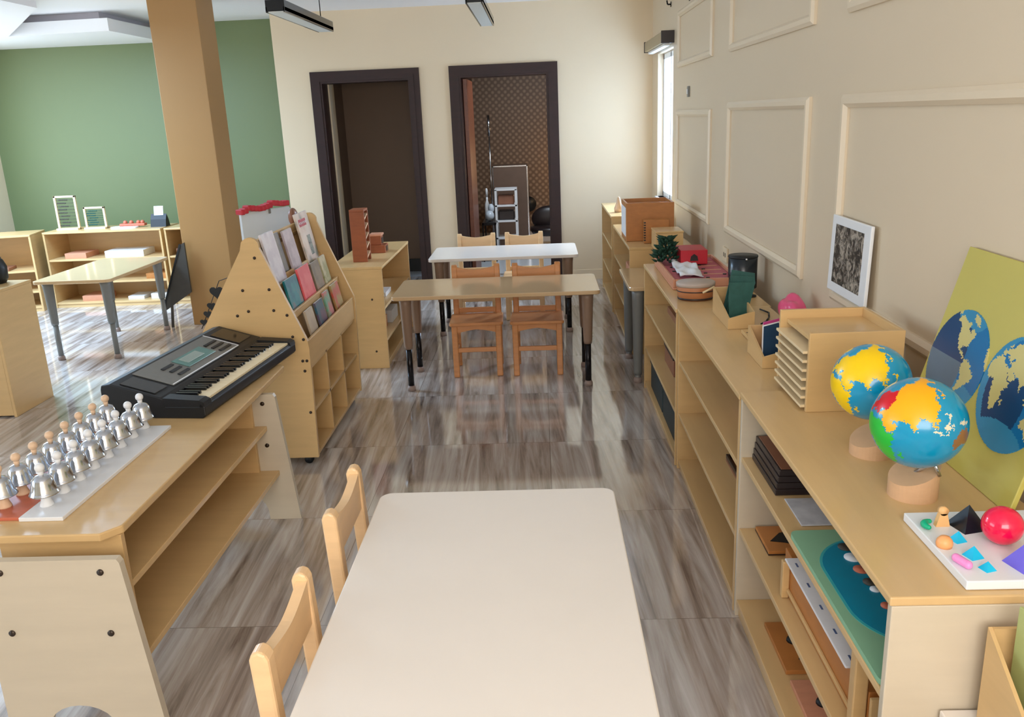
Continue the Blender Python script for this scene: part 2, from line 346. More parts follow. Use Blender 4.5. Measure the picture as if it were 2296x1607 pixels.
# window: frame, panes, sill, roller blind box
bm = BM(); x0, x1 = XR+0.05, XR+0.11
for y0, y1, z0, z1 in ((W0, W0+.05, WZ0, WZ1), (W1-.05, W1, WZ0, WZ1), (W0, W1, WZ0, WZ0+.05), (W0, W1, WZ1-.05, WZ1), (7.63, 7.67, WZ0, WZ1)): box(bm, x0, x1, y0, y1, z0, z1, 0.004)
wf = struct('window_1', bm, M['plaster'])
bm = BM(); box(bm, XR+0.075, XR+0.08, W0+.05, W1-.05, WZ0+.05, WZ1-.05); struct('pane', bm, M['glass'], wf)
bm = BM(); box(bm, XR-0.02, XR+0.16, W0-0.03, W1+0.03, WZ0-0.03, WZ0, 0.004); struct('window_sill', bm, M['plaster'], wf)
for nm, y0, y1, z0, z1 in (('window_2', -0.7, 2.5, 0.8, 2.38), ('window_3', 5.6, 8.2, 0.6, 2.38)):
    bm = BM(); ym = (y0+y1)/2; f = 0.05
    for ya, yb, za, zb in ((y0, y0+f, z0, z1), (y1-f, y1, z0, z1), (ym-f/2, ym+f/2, z0+f, z1-f), (y0+f, y1-f, z0, z0+f), (y0+f, y1-f, z1-f, z1)): box(bm, XL-0.08, XL-0.03, ya, yb, za, zb)
    struct(nm, bm, M['plaster'])
t = thing('blind_headrail', 'bronze roller blind box mounted above the narrow window', 'blind', (XR, 7.72, 2.13))
bm = BM(); box(bm, -0.10, 0, -0.55, 0.55, 0, 0.085, 0.006); obj('cassette', bm, mat('bronze', (160, 144, 110), 0.4, metal=0.3, var=0.1, scale=(10, 10, 10)), t)
bm = BM(); box(bm, -0.105, 0, -0.565, -0.55, -0.005, 0.09, 0.003); obj('end_cap', bm, M['dkbrown'], t)
bm = BM(); box(bm, -0.105, 0, 0.55, 0.565, -0.005, 0.09, 0.003); obj('end_cap', bm, M['dkbrown'], t)
bm = BM(); tube(bm, (-0.05, 0, -0.012), (-0.05, 0.0, 0.0), 0.02); box(bm, -0.075, -0.025, -0.5, 0.5, -0.022, 0.0, 0.006); obj('bottom_rail', bm, M['plaster'], t)
# wall panel mouldings
def molding(name, y0, y1, z0, z1, wd=0.045, th=0.022):
    bm = BM()
    O = [(y0, z0), (y1, z0), (y1, z1), (y0, z1)]; I = [(y0+wd, z0+wd), (y1-wd, z0+wd), (y1-wd, z1-wd), (y0+wd, z1-wd)]
    R1 = [(y0+wd*.3, z0+wd*.3), (y1-wd*.3, z0+wd*.3), (y1-wd*.3, z1-wd*.3), (y0+wd*.3, z1-wd*.3)]; R2 = [(y0+wd*.7, z0+wd*.7), (y1-wd*.7, z0+wd*.7), (y1-wd*.7, z1-wd*.7), (y0+wd*.7, z1-wd*.7)]
    rings = [[bm.verts.new((x, a, b_)) for a, b_ in P] for P, x in ((O, XR), (O, XR-th*.55), (R1, XR-th), (R2, XR-th), (I, XR-th*.4), (I, XR))]
    for a, b_ in zip(rings, rings[1:]):
        for k in range(4): bm.faces.new((a[k], a[(k+1) % 4], b_[(k+1) % 4], b_[k]))
    bmesh.ops.recalc_face_normals(bm, faces=bm.faces)
    return struct(name, bm, M['mold'])
molding('trim_2', 1.55, 3.18, 0.905, 1.645); molding('trim_3', 3.565, 5.07, 0.905, 1.645); molding('trim_4', 5.58, 6.92, 0.885, 1.61)
molding('trim_5', 1.55, 3.18, 1.915, 2.36); molding('trim_6', 3.565, 5.07, 1.915, 2.36); molding('trim_7', 5.58, 6.90, 1.925, 2.33)
bm = BM(); box(bm, XR-0.025, XR, 1.0, 7.15, 0.62, 0.665, 0.006); struct('trim_8', bm, M['mold'])
bm = BM(); box(bm, 0.2, XR, YB-0.015, YB, 0, 0.10, 0.003); struct('baseboard_back', bm, M['wallcream'])
bm = BM(); box(bm, XR-0.015, XR, YF, YB, 0, 0.10, 0.003); struct('baseboard_right', bm, M['wallcream'])
bm = BM(); box(bm, XL, -2.55, YG-0.015, YG, 0, 0.10, 0.003); struct('baseboard_green', bm, M['wallcream'])

# wall fittings
t = thing('wall_switch', 'small grey switch plate on the panelled wall near the narrow window', 'switch', (XR, 6.44, 1.70))
bm = BM(); box(bm, -0.012, 0, -0.03, 0.03, 0, 0.075, 0.003); obj('plate', bm, M['leggray'], t)
bm = BM(); box(bm, -0.018, -0.012, -0.012, 0.012, 0.02, 0.055, 0.002); obj('rocker', bm, M['white'], t)
t = thing('wall_socket', 'pale socket plate low on the panelled wall behind the black tin', 'socket', (XR, 5.05, 0.73))
bm = BM(); box(bm, -0.012, 0, -0.06, 0.06, 0, 0.085, 0.003); obj('plate', bm, M['wallcream'], t)
bm = BM(); [box(bm, -0.014, -0.012, y-0.004, y+0.004, 0.03, 0.055) for y in (-0.02, 0.02)]; obj('socket_slot', bm, M['dkbrown'], t)
for k, (y, z, lab) in enumerate(((7.345, 2.43, 'dark wall hook above the blind box'), (6.47, 2.37, 'dark wall hook near the top edge of a panel moulding'))):
    bm = BM(); tube(bm, (0, 0, 0), (-0.03, 0, 0), 0.006); tube(bm, (-0.03, 0, 0), (-0.035, 0, 0.03), 0.006); box(bm, -0.006, 0, -0.012, 0.012, -0.02, 0.02, 0.002)
    tag(obj('wall_hook', bm, M['legdark'], loc=(XR, y, z)), lab, 'hook', 'dark hooks high on the right wall')

# ------------------------------------------------------------------ lamps
def pendant(x, y0, y1, z, label, wd=0.115):
    L_ = (y1-y0)
    t = thing('pendant_lamp', label, 'ceiling lamp', (x, (y0+y1)/2, z), 0, 'black linear pendant lamps')
    bm = BM(); box(bm, -wd/2, wd/2, -L_/2, L_/2, 0.006, 0.07, 0.003); box(bm, -wd/2, -wd/2+0.008, -L_/2, L_/2, 0, 0.03); box(bm, wd/2-0.008, wd/2, -L_/2, L_/2, 0, 0.03); obj('housing', bm, M['blackg'], t)
    bm = BM(); box(bm, -wd/2+0.012, wd/2-0.012, -L_/2+0.01, L_/2-0.01, 0.0, 0.007); obj('diffuser', bm, M['diff'], t)
    for s in (-1, 1):
        bm = BM(); tube(bm, (0, s*(L_/2-0.12), 0.07), (0, s*(L_/2-0.12), 2.64-z), 0.0035, seg=8); obj('suspension_wire', bm, M['legdark'], t)
pendant(-1.54, 5.35, 6.60, 2.27, 'black linear pendant lamp hanging left of the doors, seen from its side')
pendant(-0.40, 6.03, 7.55, 2.35, 'black linear pendant lamp hanging above the doors, seen nearly end on')

# ------------------------------------------------------------------ shelf units
def shelf_unit(label, loc, rz, Wd, D, H, zs, base=0.05, side='ply', cat='shelf unit', group=None, tk=0.018, overhang=0.0, back=True, screws=(), casters=False):
    """open front towards local -y; local x runs 0..Wd, y 0..D"""
    t = thing('shelf_unit', label, cat, loc, rz, group)
    bm = BM(); box(bm, -overhang, Wd+overhang, -0.004, D, H-tk, H, 0.003); obj('top', bm, [M['plyt']], t)
    for s, x in ((-1, 0), (1, Wd-tk)):
        bm = BM(); box(bm, x, x+tk, 0, D, 0, H-tk, 0.002); sp = obj('side_panel', bm, M[side], t)
        if screws:
            for (yy, zz) in screws:
                xx = 0 if s < 0 else Wd
                b2 = BM(); tube(b2, (xx-s*0.004, yy, zz), (xx+s*0.003, yy, zz), 0.007, seg=12); obj('screw', b2, M['screw'], sp)
    for z in zs:
        bm = BM(); box(bm, tk, Wd-tk, 0.004, D-0.012, z-tk, z, 0.002); obj('shelf', bm, M['plyt'], t)
    bm = BM(); box(bm, tk, Wd-tk, 0.004, D-0.012, base-tk, base, 0.002); box(bm, tk, Wd-tk, 0.012, 0.03, 0, base-tk); obj('base_panel', bm, M['plyt'], t)
    if back:
        bm = BM(); box(bm, tk, Wd-tk, D-0.012, D, 0.01, H-tk); obj('back_panel', bm, M['ply'], t)
    return t
RZ = -PI/2      # facing the aisle from the right wall
shelf_unit('nearest low birch shelf on the right, carrying the globes and the map board', (0.60, 2.49, 0), RZ, 1.155, 0.42, 0.775, (0.565, 0.32), 0.06, 'ply_lit', screws=((0.10, 0.45), (0.10, 0.2), (0.3, 0.45), (0.3, 0.2)), group='low birch shelves along the right wall')
shelf_unit('middle low birch shelf on the right with the card holders on top and empty bays', (0.60, 3.70, 0), RZ, 1.20, 0.40, 0.762, (0.525, 0.275), 0.045, group='low birch shelves along the right wall')
shelf_unit('low birch shelf on the right under the pink tray and the black tin', (0.595, 4.92, 0), RZ, 1.20, 0.42, 0.757, (0.515, 0.265), 0.045, group='low birch shelves along the right wall')
shelf_unit('low birch shelf beyond the small side table, under the wooden boxes', (0.585, 6.90, 0), RZ, 1.26, 0.42, 0.742, (0.50, 0.26), 0.045, group='low birch shelves along the right wall')
shelf_unit('farthest low birch shelf, by the narrow window at the back wall', (0.575, 8.05, 0), RZ, 1.10, 0.42, 0.800, (0.53, 0.28), 0.045, group='low birch shelves along the right wall')
shelf_unit('birch shelf behind the book rack, open towards the aisle', (-1.065, 5.50, 0), PI/2, 1.18, 0.36, 0.70, (0.42, 0.20), 0.05, screws=((0.08, 0.48), (0.08, 0.12)), group='shelf units of the left room')
shelf_unit('wide birch shelf against the green wall, carrying two bead frames', (-4.755, 7.92, 0), 0, 1.15, 0.42, 0.735, (0.47, 0.25), 0.05, group='shelf units of the left room')
shelf_unit('birch shelf against the green wall, half hidden by the pillar', (-3.575, 7.92, 0), 0, 1.10, 0.42, 0.735, (0.47, 0.25), 0.05, group='shelf units of the left room')
shelf_unit('birch shelf at the left edge beside the green wall', (-5.58, 7.62, 0), 0.22, 0.80, 0.42, 0.735, (0.40, 0.2), 0.05, group='shelf units of the left room')
shelf_unit('birch shelf at the left edge seen from its back, carrying a black pot', (-3.19, 5.10, 0), PI, 1.1, 0.40, 0.765, (0.5, 0.26), 0.05, group='shelf units of the left room')

# ------------------------------------------------------------------ tables
def make_table(label, loc, rz, Wd, D, H, sleeve, tubem, group='classroom tables', inset=0.075, split=0.27, top='lam'):
    t = thing('classroom_table', label, 'table', loc, rz, group)
    bm = BM(); prism(bm, rrect(-Wd/2, Wd/2, -D/2, D/2, 0.035), H-0.024, H); o = obj('tabletop', bm, [M[top]], t)
    b = o.modifiers.new('round', 'BEVEL'); b.width = 0.004; b.segments = 2
    for sx in (-1, 1):
        for sy in (-1, 1):
            x, y = sx*(Wd/2-inset), sy*(D/2-inset)
            bm = BM(); lathe(bm, [(0.024, split), (0.027, split+0.02), (0.036, H-0.06), (0.040, H-0.024)], 20, (x, y, 0)); lg = obj('leg', bm, sleeve, t)
            bm = BM(); lathe(bm, [(0.019, 0.015), (0.019, split+0.01)], 16, (x, y, 0)); obj('leg_tube', bm, tubem, lg)
            bm = BM(); lathe(bm, [(0.026, 0), (0.026, 0.02), (0.020, 0.035)], 16, (x, y, 0)); obj('foot', bm, M['foot'], lg)
    return t
make_table('long pale table in the foreground with chairs on its left', (-0.148, 1.57, 0), PI/2, 1.22, 0.655, 0.61, M['legsleeve'], M['legdark'])
make_table('pale table in the aisle with tapered brown legs, nearer of two in a row', (-0.288, 5.19, 0), 0, 1.25, 0.56, 0.61, M['legsleeve'], M['legdark'], top='lamtan')
make_table('white topped table in front of the doors, farther of two in a row', (-0.295, 6.57, 0), 0, 1.13, 0.60, 0.61, M['legsleeve'], M['legdark'])
make_table('pale table in the left room before the green wall', (-3.41, 6.42, 0), 0, 0.58, 1.02, 0.61, M['leggray'], M['leggray'], top='lamtan')
make_table('small pale side table between two low shelves on the right', (0.78, 5.29, 0), 0, 0.54, 0.66, 0.61, M['leggray'], M['leggray'], inset=0.06, split=0.05, top='lamtan')

# ------------------------------------------------------------------ chairs: local front = -y, back posts at +y
def make_chair(label, loc, rz, m, cat='chair'):
    t = thing('child_chair', label, cat, loc, rz, "small wooden children's chairs")
    Wc, D, HS, HB = 0.325, 0.31, 0.365, 0.69
    bm = BM(); prism(bm, rrect(-Wc/2-0.01, Wc/2+0.01, -D/2-0.015, D/2-0.035, 0.02), HS-0.022, HS); o = obj('seat', bm, m, t)
    b = o.modifiers.new('round', 'BEVEL'); b.width = 0.006; b.segments = 2
    for s in (-1, 1):
        x = s*(Wc/2-0.022)
        bm = BM(); box(bm, x-0.019, x+0.019, -D/2, -D/2+0.036, 0, HS-0.022, 0.006); obj('front_leg', bm, m, t)
        bm = BM()                                    # rear post: leg and back in one board, leaning a little, rounded on top
        pts = [(D/2-0.04, 0), (D/2-0.004, 0), (D/2-0.002, HS), (D/2+0.012, HB-0.02), (D/2+0.006, HB-0.005), (D/2-0.008, HB), (D/2-0.020, HB-0.006), (D/2-0.026, HB-0.02), (D/2-0.040, HS)]
        prism(bm, pts, x-0.019, x+0.019, 'x'); o = obj('rear_post', bm, m, t); b = o.modifiers.new('round', 'BEVEL'); b.width = 0.006; b.segments = 2
        bm = BM(); box(bm, x-0.010, x+0.010, -D/2+0.03, D/2-0.03, 0.125, 0.155, 0.004); obj('side_stretcher', bm, m, t)
        bm = BM(); box(bm, x-0.010, x+0.010, -D/2+0.03, D/2-0.03, HS-0.07, HS-0.022, 0.003); obj('side_apron', bm, m, t)
    xi = Wc/2-0.038
    n = 16; top = []                                 # wavy back rest
    for i in range(n+1):
        u = -1+2*i/n; top.append((u*xi, HB-0.038+0.020*(abs(u)**1.6)-0.0*u))
    bm = BM(); prism(bm, [(-xi, HB-0.125), (xi, HB-0.125)]+top[::-1], D/2-0.024, D/2+0.000, 'y'); obj('backrest', bm, m, t)
    bm = BM(); prism(bm, [(-xi, HS-0.022), (xi, HS-0.022)]+[(u*xi, HS-0.048-0.022*abs(u)**1.4*1.0) for u in [1-2*i/n for i in range(n+1)]], -D/2+0.006, -D/2+0.026, 'y'); obj('front_apron', bm, m, t)
    bm = BM(); box(bm, -xi, xi, -D/2+0.008, -D/2+0.028, 0.165, 0.195, 0.004); obj('front_stretcher', bm, m, t)
    bm = BM(); box(bm, -xi, xi, D/2-0.032, D/2-0.012, HS+0.0, HS+0.035, 0.004); obj('lower_back_rail', bm, m, t)
    return t
c0 = make_chair('wooden chair on the left of the foreground table, farther of the two', (-0.405, 2.055, 0), PI/2, M['pine'])
dup(c0, (-0.400, 1.488, 0), 'wooden chair on the left of the foreground table, nearest the camera')
c1 = make_chair('reddish wooden chair tucked under the middle table on its left half', (-0.440, 5.385, 0), 0.03, M['pinered'])
dup(c1, (-0.045, 5.375, 0), 'reddish wooden chair tucked under the middle table on its right half', -0.01)
dup(c0, (-0.545, 6.93, 0), 'wooden chair behind the far table, left of two before the doors', 0.02)
dup(c0, (-0.150, 6.93, 0), 'wooden chair behind the far table, right of two before the doors', -0.01)

# ------------------------------------------------------------------ bench on the left
t = thing('display_bench', 'low birch bench on the left with two shelves, under bells and keyboard', 'bench', (0, 0, 0))
bm = BM(); prism(bm, [(-1.66, 1.985), (-1.195, 1.985), (-1.155, 2.035), (-1.155, 3.54), (-1.175, 3.565), (-1.66, 3.565)], 0.578, 0.602); o = obj('tabletop', bm, M['plyt'], t)
b = o.modifiers.new('round', 'BEVEL'); b.width = 0.004; b.segments = 2
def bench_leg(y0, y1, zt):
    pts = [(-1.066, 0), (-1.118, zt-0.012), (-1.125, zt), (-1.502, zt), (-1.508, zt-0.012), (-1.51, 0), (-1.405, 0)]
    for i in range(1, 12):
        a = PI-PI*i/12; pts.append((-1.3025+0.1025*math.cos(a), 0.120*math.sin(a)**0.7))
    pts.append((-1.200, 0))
    bm = BM(); prism(bm, pts, y0, y1, 'y'); return obj('leg_panel', bm, M['ply_lit'], t)
def bench_screws(p, y, xs):
    for x, z in xs:
        bm = BM(); tube(bm, (x, y+0.003, z), (x, y-0.003, z), 0.009, seg=12); obj('screw', bm, M['screw'], p)
p = bench_leg(1.92, 1.944, 0.562); bench_screws(p, 1.92, ((-1.172, 0.526), (-1.175, 0.345), (-1.439, 0.530), (-1.443, 0.350)))
p = bench_leg(3.26, 3.284, 0.562); bench_screws(p, 3.26, ((-1.172, 0.523), (-1.174, 0.339)))
for y, xe in ((2.024, -1.160), (3.24, -1.215)):
    bm = BM(); box(bm, -1.49, xe, y, y+0.02, 0.20, 0.578, 0.002); obj('side_panel', bm, M['ply'], t)
for z in (0.425, 0.225):
    bm = BM(); box(bm, -1.49, -1.165 if z > 0.3 else -1.135, 1.944, 3.26, z-0.02, z, 0.002); obj('shelf', bm, M['plyt'], t)
bm = BM(); box(bm, -1.50, -1.488, 2.024, 3.26, 0.20, 0.578); obj('back_panel', bm, M['ply'], t)
# thing on the bench shelf
sbox('pencil_case', 'dark narrow case lying on the upper shelf of the bench', 'case', (0.06, 0.20, 0.02), (-1.36, 3.08, 0.425), M['dkbrown'])

# bells
def make_bell(label, loc, km):
    t = thing('hand_bell', label, 'bell', loc)
    bm = BM(); lathe(bm, [(0.019, 0), (0.019, 0.004), (0.0135, 0.018), (0.0125, 0.042)], 16); obj('base', bm, km, t)
    prof = [(0.039, 0.036), (0.041, 0.038), (0.0385, 0.041), (0.034, 0.052), (0.0305, 0.066), (0.027, 0.080), (0.020, 0.089), (0.010, 0.093), (0.0, 0.094)]
    bm = BM(); lathe(bm, [(0.0, 0.036)]+prof, 24); obj('dome', bm, M['chrome'], t, smooth=True)
    bm = BM(); lathe(bm, [(0.0075, 0.092), (0.008, 0.104)], 14); sphere(bm, (0, 0, 0.115), 0.0135, 14, 10); obj('knob', bm, km, t, smooth=True)
    return t
ords = ['nearest the camera', 'second from the near end', 'third from the near end', 'fourth from the near end', 'fourth from the far end', 'third from the far end', 'second from the far end', 'farthest, beside the keyboard']
tag_ = sbox('bell_board', 'white board carrying the row of white-knobbed bells on the bench', 'board', (0.125, 0.715, 0.012), (-1.400, 2.425, 0.602), M['white'], rz=0.0)
sbox('bell_board', 'reddish brown board carrying the row of beige-knobbed bells', 'board', (0.12, 0.70, 0.010), (-1.524, 2.425, 0.602), M['rust'])
bw = bb = None
for i in range(8):
    y = 2.146+i*(2.762-2.146)/7
    lab = 'silver bell with white knob and stem, ' + ords[i]
    if bw is None: bw = make_bell(lab, (-1.425, y, 0.614), M['white']); bw['group'] = 'white-knobbed bells'
    else: dup(bw, (-1.425, y, 0.614), lab)
    lab = 'silver bell with beige knob, ' + ords[i] + (' in the back row' if i < 7 else ' of the back row')
    if bb is None: bb = make_bell(lab, (-1.548, y, 0.612), M['beige']); bb['group'] = 'beige-knobbed bells'
    else: dup(bb, (-1.548, y, 0.612), lab)

# electronic keyboard
th = math.atan2(0.995, 0.10)
t = thing('music_keyboard', 'black electronic keyboard lying on the far end of the bench', 'keyboard', (-1.246, 2.872, 0.602), th)
L_, Dk = 0.885, 0.40
prof = [(0, 0.012), (0, 0.045), (0.010, 0.056), (0.022, 0.056), (0.024, 0.046), (0.150, 0.046), (0.152, 0.070), (0.17, 0.080), (0.36, 0.132), (0.395, 0.126), (0.40, 0.11), (0.40, 0.02), (0.39, 0.0), (0.012, 0.0)]
bm = BM(); prism(bm, prof, 0, L_, 'x'); o = obj('body', bm, M['black'], t); b = o.modifiers.new('round', 'BEVEL'); b.width = 0.004; b.segments = 2
for xa, xb in ((0, 0.055), (L_-0.055, L_)):
    bm = BM(); prism(bm, [(0.0, 0.046), (0.003, 0.062), (0.02, 0.070), (0.16, 0.078), (0.16, 0.046)], xa, xb, 'x'); obj('end_cheek', bm, M['black'], t)
nw = 36; kx0, kx1 = 0.058, L_-0.058; kw = (kx1-kx0)/nw
wk = bk = None
for i in range(nw):
    x = kx0+i*kw
    if wk is None:
        bm = BM(); box(bm, 0.0006, kw-0.0006, 0.012, 0.150, 0.046, 0.064, 0.001, 1); wk = obj('white_key', bm, M['keywhite'], t, loc=(x, 0, 0))
    else:
        c = wk.copy(); COL.objects.link(c); c.parent = t; c.location = (x, 0, 0)
    if i < nw-1 and (i % 7) in (0, 1, 3, 4, 5):
        if bk is None:
            bm = BM(); box(bm, -0.006, 0.006, 0.062, 0.150, 0.050, 0.075, 0.002, 1); bk = obj('black_key', bm, M['blackg'], t, loc=(x+kw, 0, 0))
        else:
            c = bk.copy(); COL.objects.link(c); c.parent = t; c.location = (x+kw, 0, 0)
sl = math.atan2(0.052, 0.19)
def slab(name, x0, x1, s0, s1, h, m, par, up=0.0):   # on the sloping control deck; s runs up the slope
    bm = BM(); box(bm, x0, x1, s0, s1, 0, h, 0.0015, 1); xf(bm.verts, Matrix.Translation((0, 0.17, 0.080+up)) @ Matrix.Rotation(sl, 4, 'X')); return obj(name, bm, m, par)
pn = slab('control_panel', 0.13, 0.70, 0.015, 0.185, 0.004, M['kpanel'], t)
slab('display', 0.33, 0.56, 0.055, 0.135, 0.003, M['lcd'], pn, 0.0045)
slab('display_window', 0.36, 0.50, 0.075, 0.12, 0.002, mat('lcd_gray', (150, 168, 160), 0.3, var=0.05, scale=(20, 20, 20)), pn, 0.0075)
for (a, b_) in ((0.23, 0.31), (0.58, 0.68)):
    for s in (0.04, 0.075, 0.11):
        slab('button_row', a, b_, s, s+0.015, 0.004, M['black'], pn, 0.0045)
for (a, b_) in ((0.02, 0.11), (0.73, 0.86)):
    slab('speaker_grille', a, b_, 0.03, 0.17, 0.003, M['blackg'], t)
slab('display_trim', 0.13, 0.70, 0.015, 0.020, 0.002, M['white'], pn, 0.0045); slab('display_trim', 0.695, 0.70, 0.015, 0.185, 0.002, M['white'], pn, 0.0045)

# ------------------------------------------------------------------ book rack
t = thing('book_rack', 'birch book display rack on castors with sloping tiers and open cubbies', 'book rack', (0, 0, 0))
prof = [(-1.13, 0.045), (-1.118, 0.60), (-1.122, 0.635), (-1.30, 1.085)]
for i in range(9):
    a = 0.38+(PI-0.95)*i/8; prof.append((-1.342+0.045*math.cos(a), 1.088+0.045*math.sin(a)))
prof += [(-1.39, 1.075), (-1.64, 0.66), (-1.665, 0.60), (-1.665, 0.045)]
for k, y in enumerate((3.83, 4.872)):
    bm = BM(); prism(bm, prof, y, y+0.022, 'y'); p = obj('side_panel', bm, M['ply'], t)
    if k == 0:
        for x, z in ((-1.325, 1.04), (-1.40, 0.89), (-1.275, 0.89), (-1.385, 0.79), (-1.265, 0.79), (-1.44, 0.77), (-1.205, 0.765), (-1.19, 0.66), (-1.14, 0.645), (-1.155, 0.54), (-1.135, 0.54), (-1.15, 0.49), (-1.145, 0.28)):
            bm = BM(); tube(bm, (x, y+0.003, z), (x, y-0.003, z), 0.007, seg=12); obj('screw', bm, M['screw'], p)
Y0, Y1 = 3.852, 4.872
bm = BM(); box(bm, -1.378, -1.362, Y0, Y1, 1.055, 1.10, 0.003); obj('top_rail', bm, M['ply'], t)
tiers = ((-1.128, 0.50, 0.63, 0.55), (-1.20, 0.722, 0.760, 0.736), (-1.270, 0.852, 0.884, 0.866))   # x of the lip, lip bottom and top, ledge height
for x, z0, z1, zl in tiers:
    bm = BM(); box(bm, x-0.014, x, Y0, Y1, z0, z1, 0.003); obj('lip', bm, M['ply'], t)
    bm = BM(); box(bm, x-0.075, x-0.01, Y0, Y1, zl-0.012, zl, 0.002); obj('ledge', bm, M['ply'], t)
    bm = BM(); prism(bm, [(x-0.068, zl), (x-0.060, zl), (x-0.060-0.2*0.17, zl+0.17), (x-0.068-0.2*0.17, zl+0.17)], Y0, Y1, 'y'); obj('tier_back', bm, M['ply'], t)
bm = BM(); prism(bm, [(-1.64, 0.60), (-1.628, 0.60), (-1.355, 1.06), (-1.367, 1.06)], Y0, Y1, 'y'); obj('rear_slope', bm, M['ply'], t)
for z in (0.065, 0.285, 0.50):
    bm = BM(); box(bm, -1.45, -1.135, Y0, Y1, z-0.018, z, 0.002); obj('cubby_shelf', bm, M['ply'], t)
for f in (1/3, 2/3):
    y = Y0+(Y1-Y0)*f; bm = BM(); box(bm, -1.45, -1.135, y-0.009, y+0.009, 0.065, 0.50, 0.002); obj('cubby_divider', bm, M['ply'], t)
bm = BM(); box(bm, -1.46, -1.45, Y0, Y1, 0.05, 0.60); obj('cubby_back', bm, M['ply'], t)
for x in (-1.19, -1.60):
    for y in (3.875, 4.84):
        bm = BM(); tube(bm, (x, y-0.012, 0.022), (x, y+0.012, 0.022), 0.022, seg=16); box(bm, x-0.018, x+0.018, y-0.015, y+0.015, 0.03, 0.047, 0.003); obj('caster', bm, M['black'], t)
# books leaning in the tiers
def book(label, tier, y0, y1, h, colors, thick=0.012, out=0.0, face=True):
    x, z0, z1, zl = tiers[tier]
    t = thing('picture_book', label, 'book', (x-0.016-out, (y0+y1)/2, zl+0.001), group='picture books in the display rack', rot=(0, -0.20, 0))
    wd = (y1-y0)/2
    bm = BM(); box(bm, -thick, 0, -wd, wd, 0, h, 0.0015, 1); cvr = obj('cover', bm, cover_mat('book_cover', *colors), t)
    bm = BM(); box(bm, -thick+0.002, -0.002, -wd-0.0005+0.002, wd+0.0015, 0.003, h+0.0005); obj('pages', bm, M['paper'], t)
    return t, h, wd
PB = lambda y, a: None
book('white patterned picture book standing in the top tier near the left', 2, 3.985, 4.175, 0.262, ((214, 206, 214), (232, 226, 230), (190, 176, 188)))
book('brown toned book at the left end of the top tier', 2, 3.87, 3.975, 0.20, ((110, 82, 62), (136, 100, 78), (90, 68, 56)), out=0.016)
book('lilac grey picture book in the middle of the top tier', 2, 4.315, 4.475, 0.235, ((170, 156, 166), (196, 182, 190), (150, 136, 150)))
book('dark covered book behind the lilac book in the top tier', 2, 4.21, 4.30, 0.235, ((96, 86, 70), (120, 108, 88), (70, 62, 54)), out=0.018)
bk3, hh, wd = book('tall white magazine with a red title at the right of the top tier', 2, 4.60, 4.835, 0.290, ((226, 214, 204), (214, 196, 184), (120, 130, 120)))
bm = BM()
for k in range(5): box(bm, -0.0005, 0.0012, -wd+0.035+k*0.028, -wd+0.057+k*0.028, hh-0.075, hh-0.035, 0.0); box(bm, 0.0, 0.0016, -wd+0.040+k*0.028, -wd+0.052+k*0.028, hh-0.062, hh-0.05, 0.0, mi=1)
obj('red_title', bm, [M['redm'], M['paper']], bk3)
bm = BM(); box(bm, -0.0005, 0.0012, -0.01, 0.05, 0.05, 0.16, 0.0); obj('cover_photo', bm, cover_mat('photo_print', (60, 80, 76), (150, 160, 150), (40, 46, 48), 30), bk3)
book('teal picture book at the left of the middle tier', 1, 3.985, 4.185, 0.165, ((0, 108, 128), (40, 140, 150), (150, 120, 120)))
bp, hh, wd = book('bright coral red book in the middle tier', 1, 4.225, 4.435, 0.18, ((236, 84, 96), (244, 112, 116), (232, 76, 90)))
book('olive grey picture book right of the coral red one', 1, 4.47, 4.63, 0.165, ((110, 96, 80), (138, 122, 98), (150, 100, 80)))
book('cream and green picture book at the right end of the middle tier', 1, 4.66, 4.78, 0.17, ((206, 196, 160), (150, 150, 96), (222, 210, 180)))
book('cream covered book with a red spine in the bottom tier', 0, 4.045, 4.175, 0.185, ((206, 190, 166), (196, 178, 156), (180, 186, 160)))
book('dark teal and purple book in the bottom tier', 0, 4.235, 4.375, 0.185, ((50, 96, 116), (110, 80, 100), (36, 70, 90)))
book('narrow green and pink book in the bottom tier', 0, 4.425, 4.53, 0.20, ((120, 168, 140), (210, 120, 120), (200, 196, 180)))
book('red and olive patterned book at the right end of the bottom tier', 0, 4.60, 4.76, 0.205, ((200, 84, 70), (168, 150, 90), (190, 64, 60)))
# white board perched behind the rack, turned towards the aisle, with a red cloth strip along its top edge
wa = math.atan2(5.04-4.71, -1.48+1.675)
t = thing('whiteboard', 'white board standing behind the book rack', 'whiteboard', (-1.675, 4.71, 0.79), wa)
bm = BM(); prism(bm, [(0, 0), (0.47, 0), (0.39, 0.33), (0.36, 0.37), (0, 0.37)], 0, 0.018, 'y'); o = obj('panel', bm, M['whiteboard'], t)
bm = BM(); prism(bm, [(-0.006, -0.012), (0.478, -0.012), (0.474, 0.004), (-0.006, 0.004)], -0.004, 0.022, 'y'); obj('lower_edge', bm, M['leggray'], t)
bm = BM(); box(bm, 0.20, 0.215, -0.006, 0.02, 0.345, 0.385, 0.003); obj('clip', bm, M['leggray'], t)
bm = BM(); n = 14
for i in range(n):
    u = i/n; za = 0.372+0.006*math.sin(i*0.9)+(0.010 if i > 8 else 0)-0.012*(u < 0.1); box(bm, -0.01+0.36*u, -0.01+0.36*(u+1/n)+0.003, -0.02, 0.035, za, za+0.030, 0.005, 1)
tag(obj('cloth_strip', bm, M['redm'], loc=(-1.675, 4.71, 0.79), rot=(0, 0, wa)), 'red rolled cloth lying along the top edge of the white board', 'cloth')
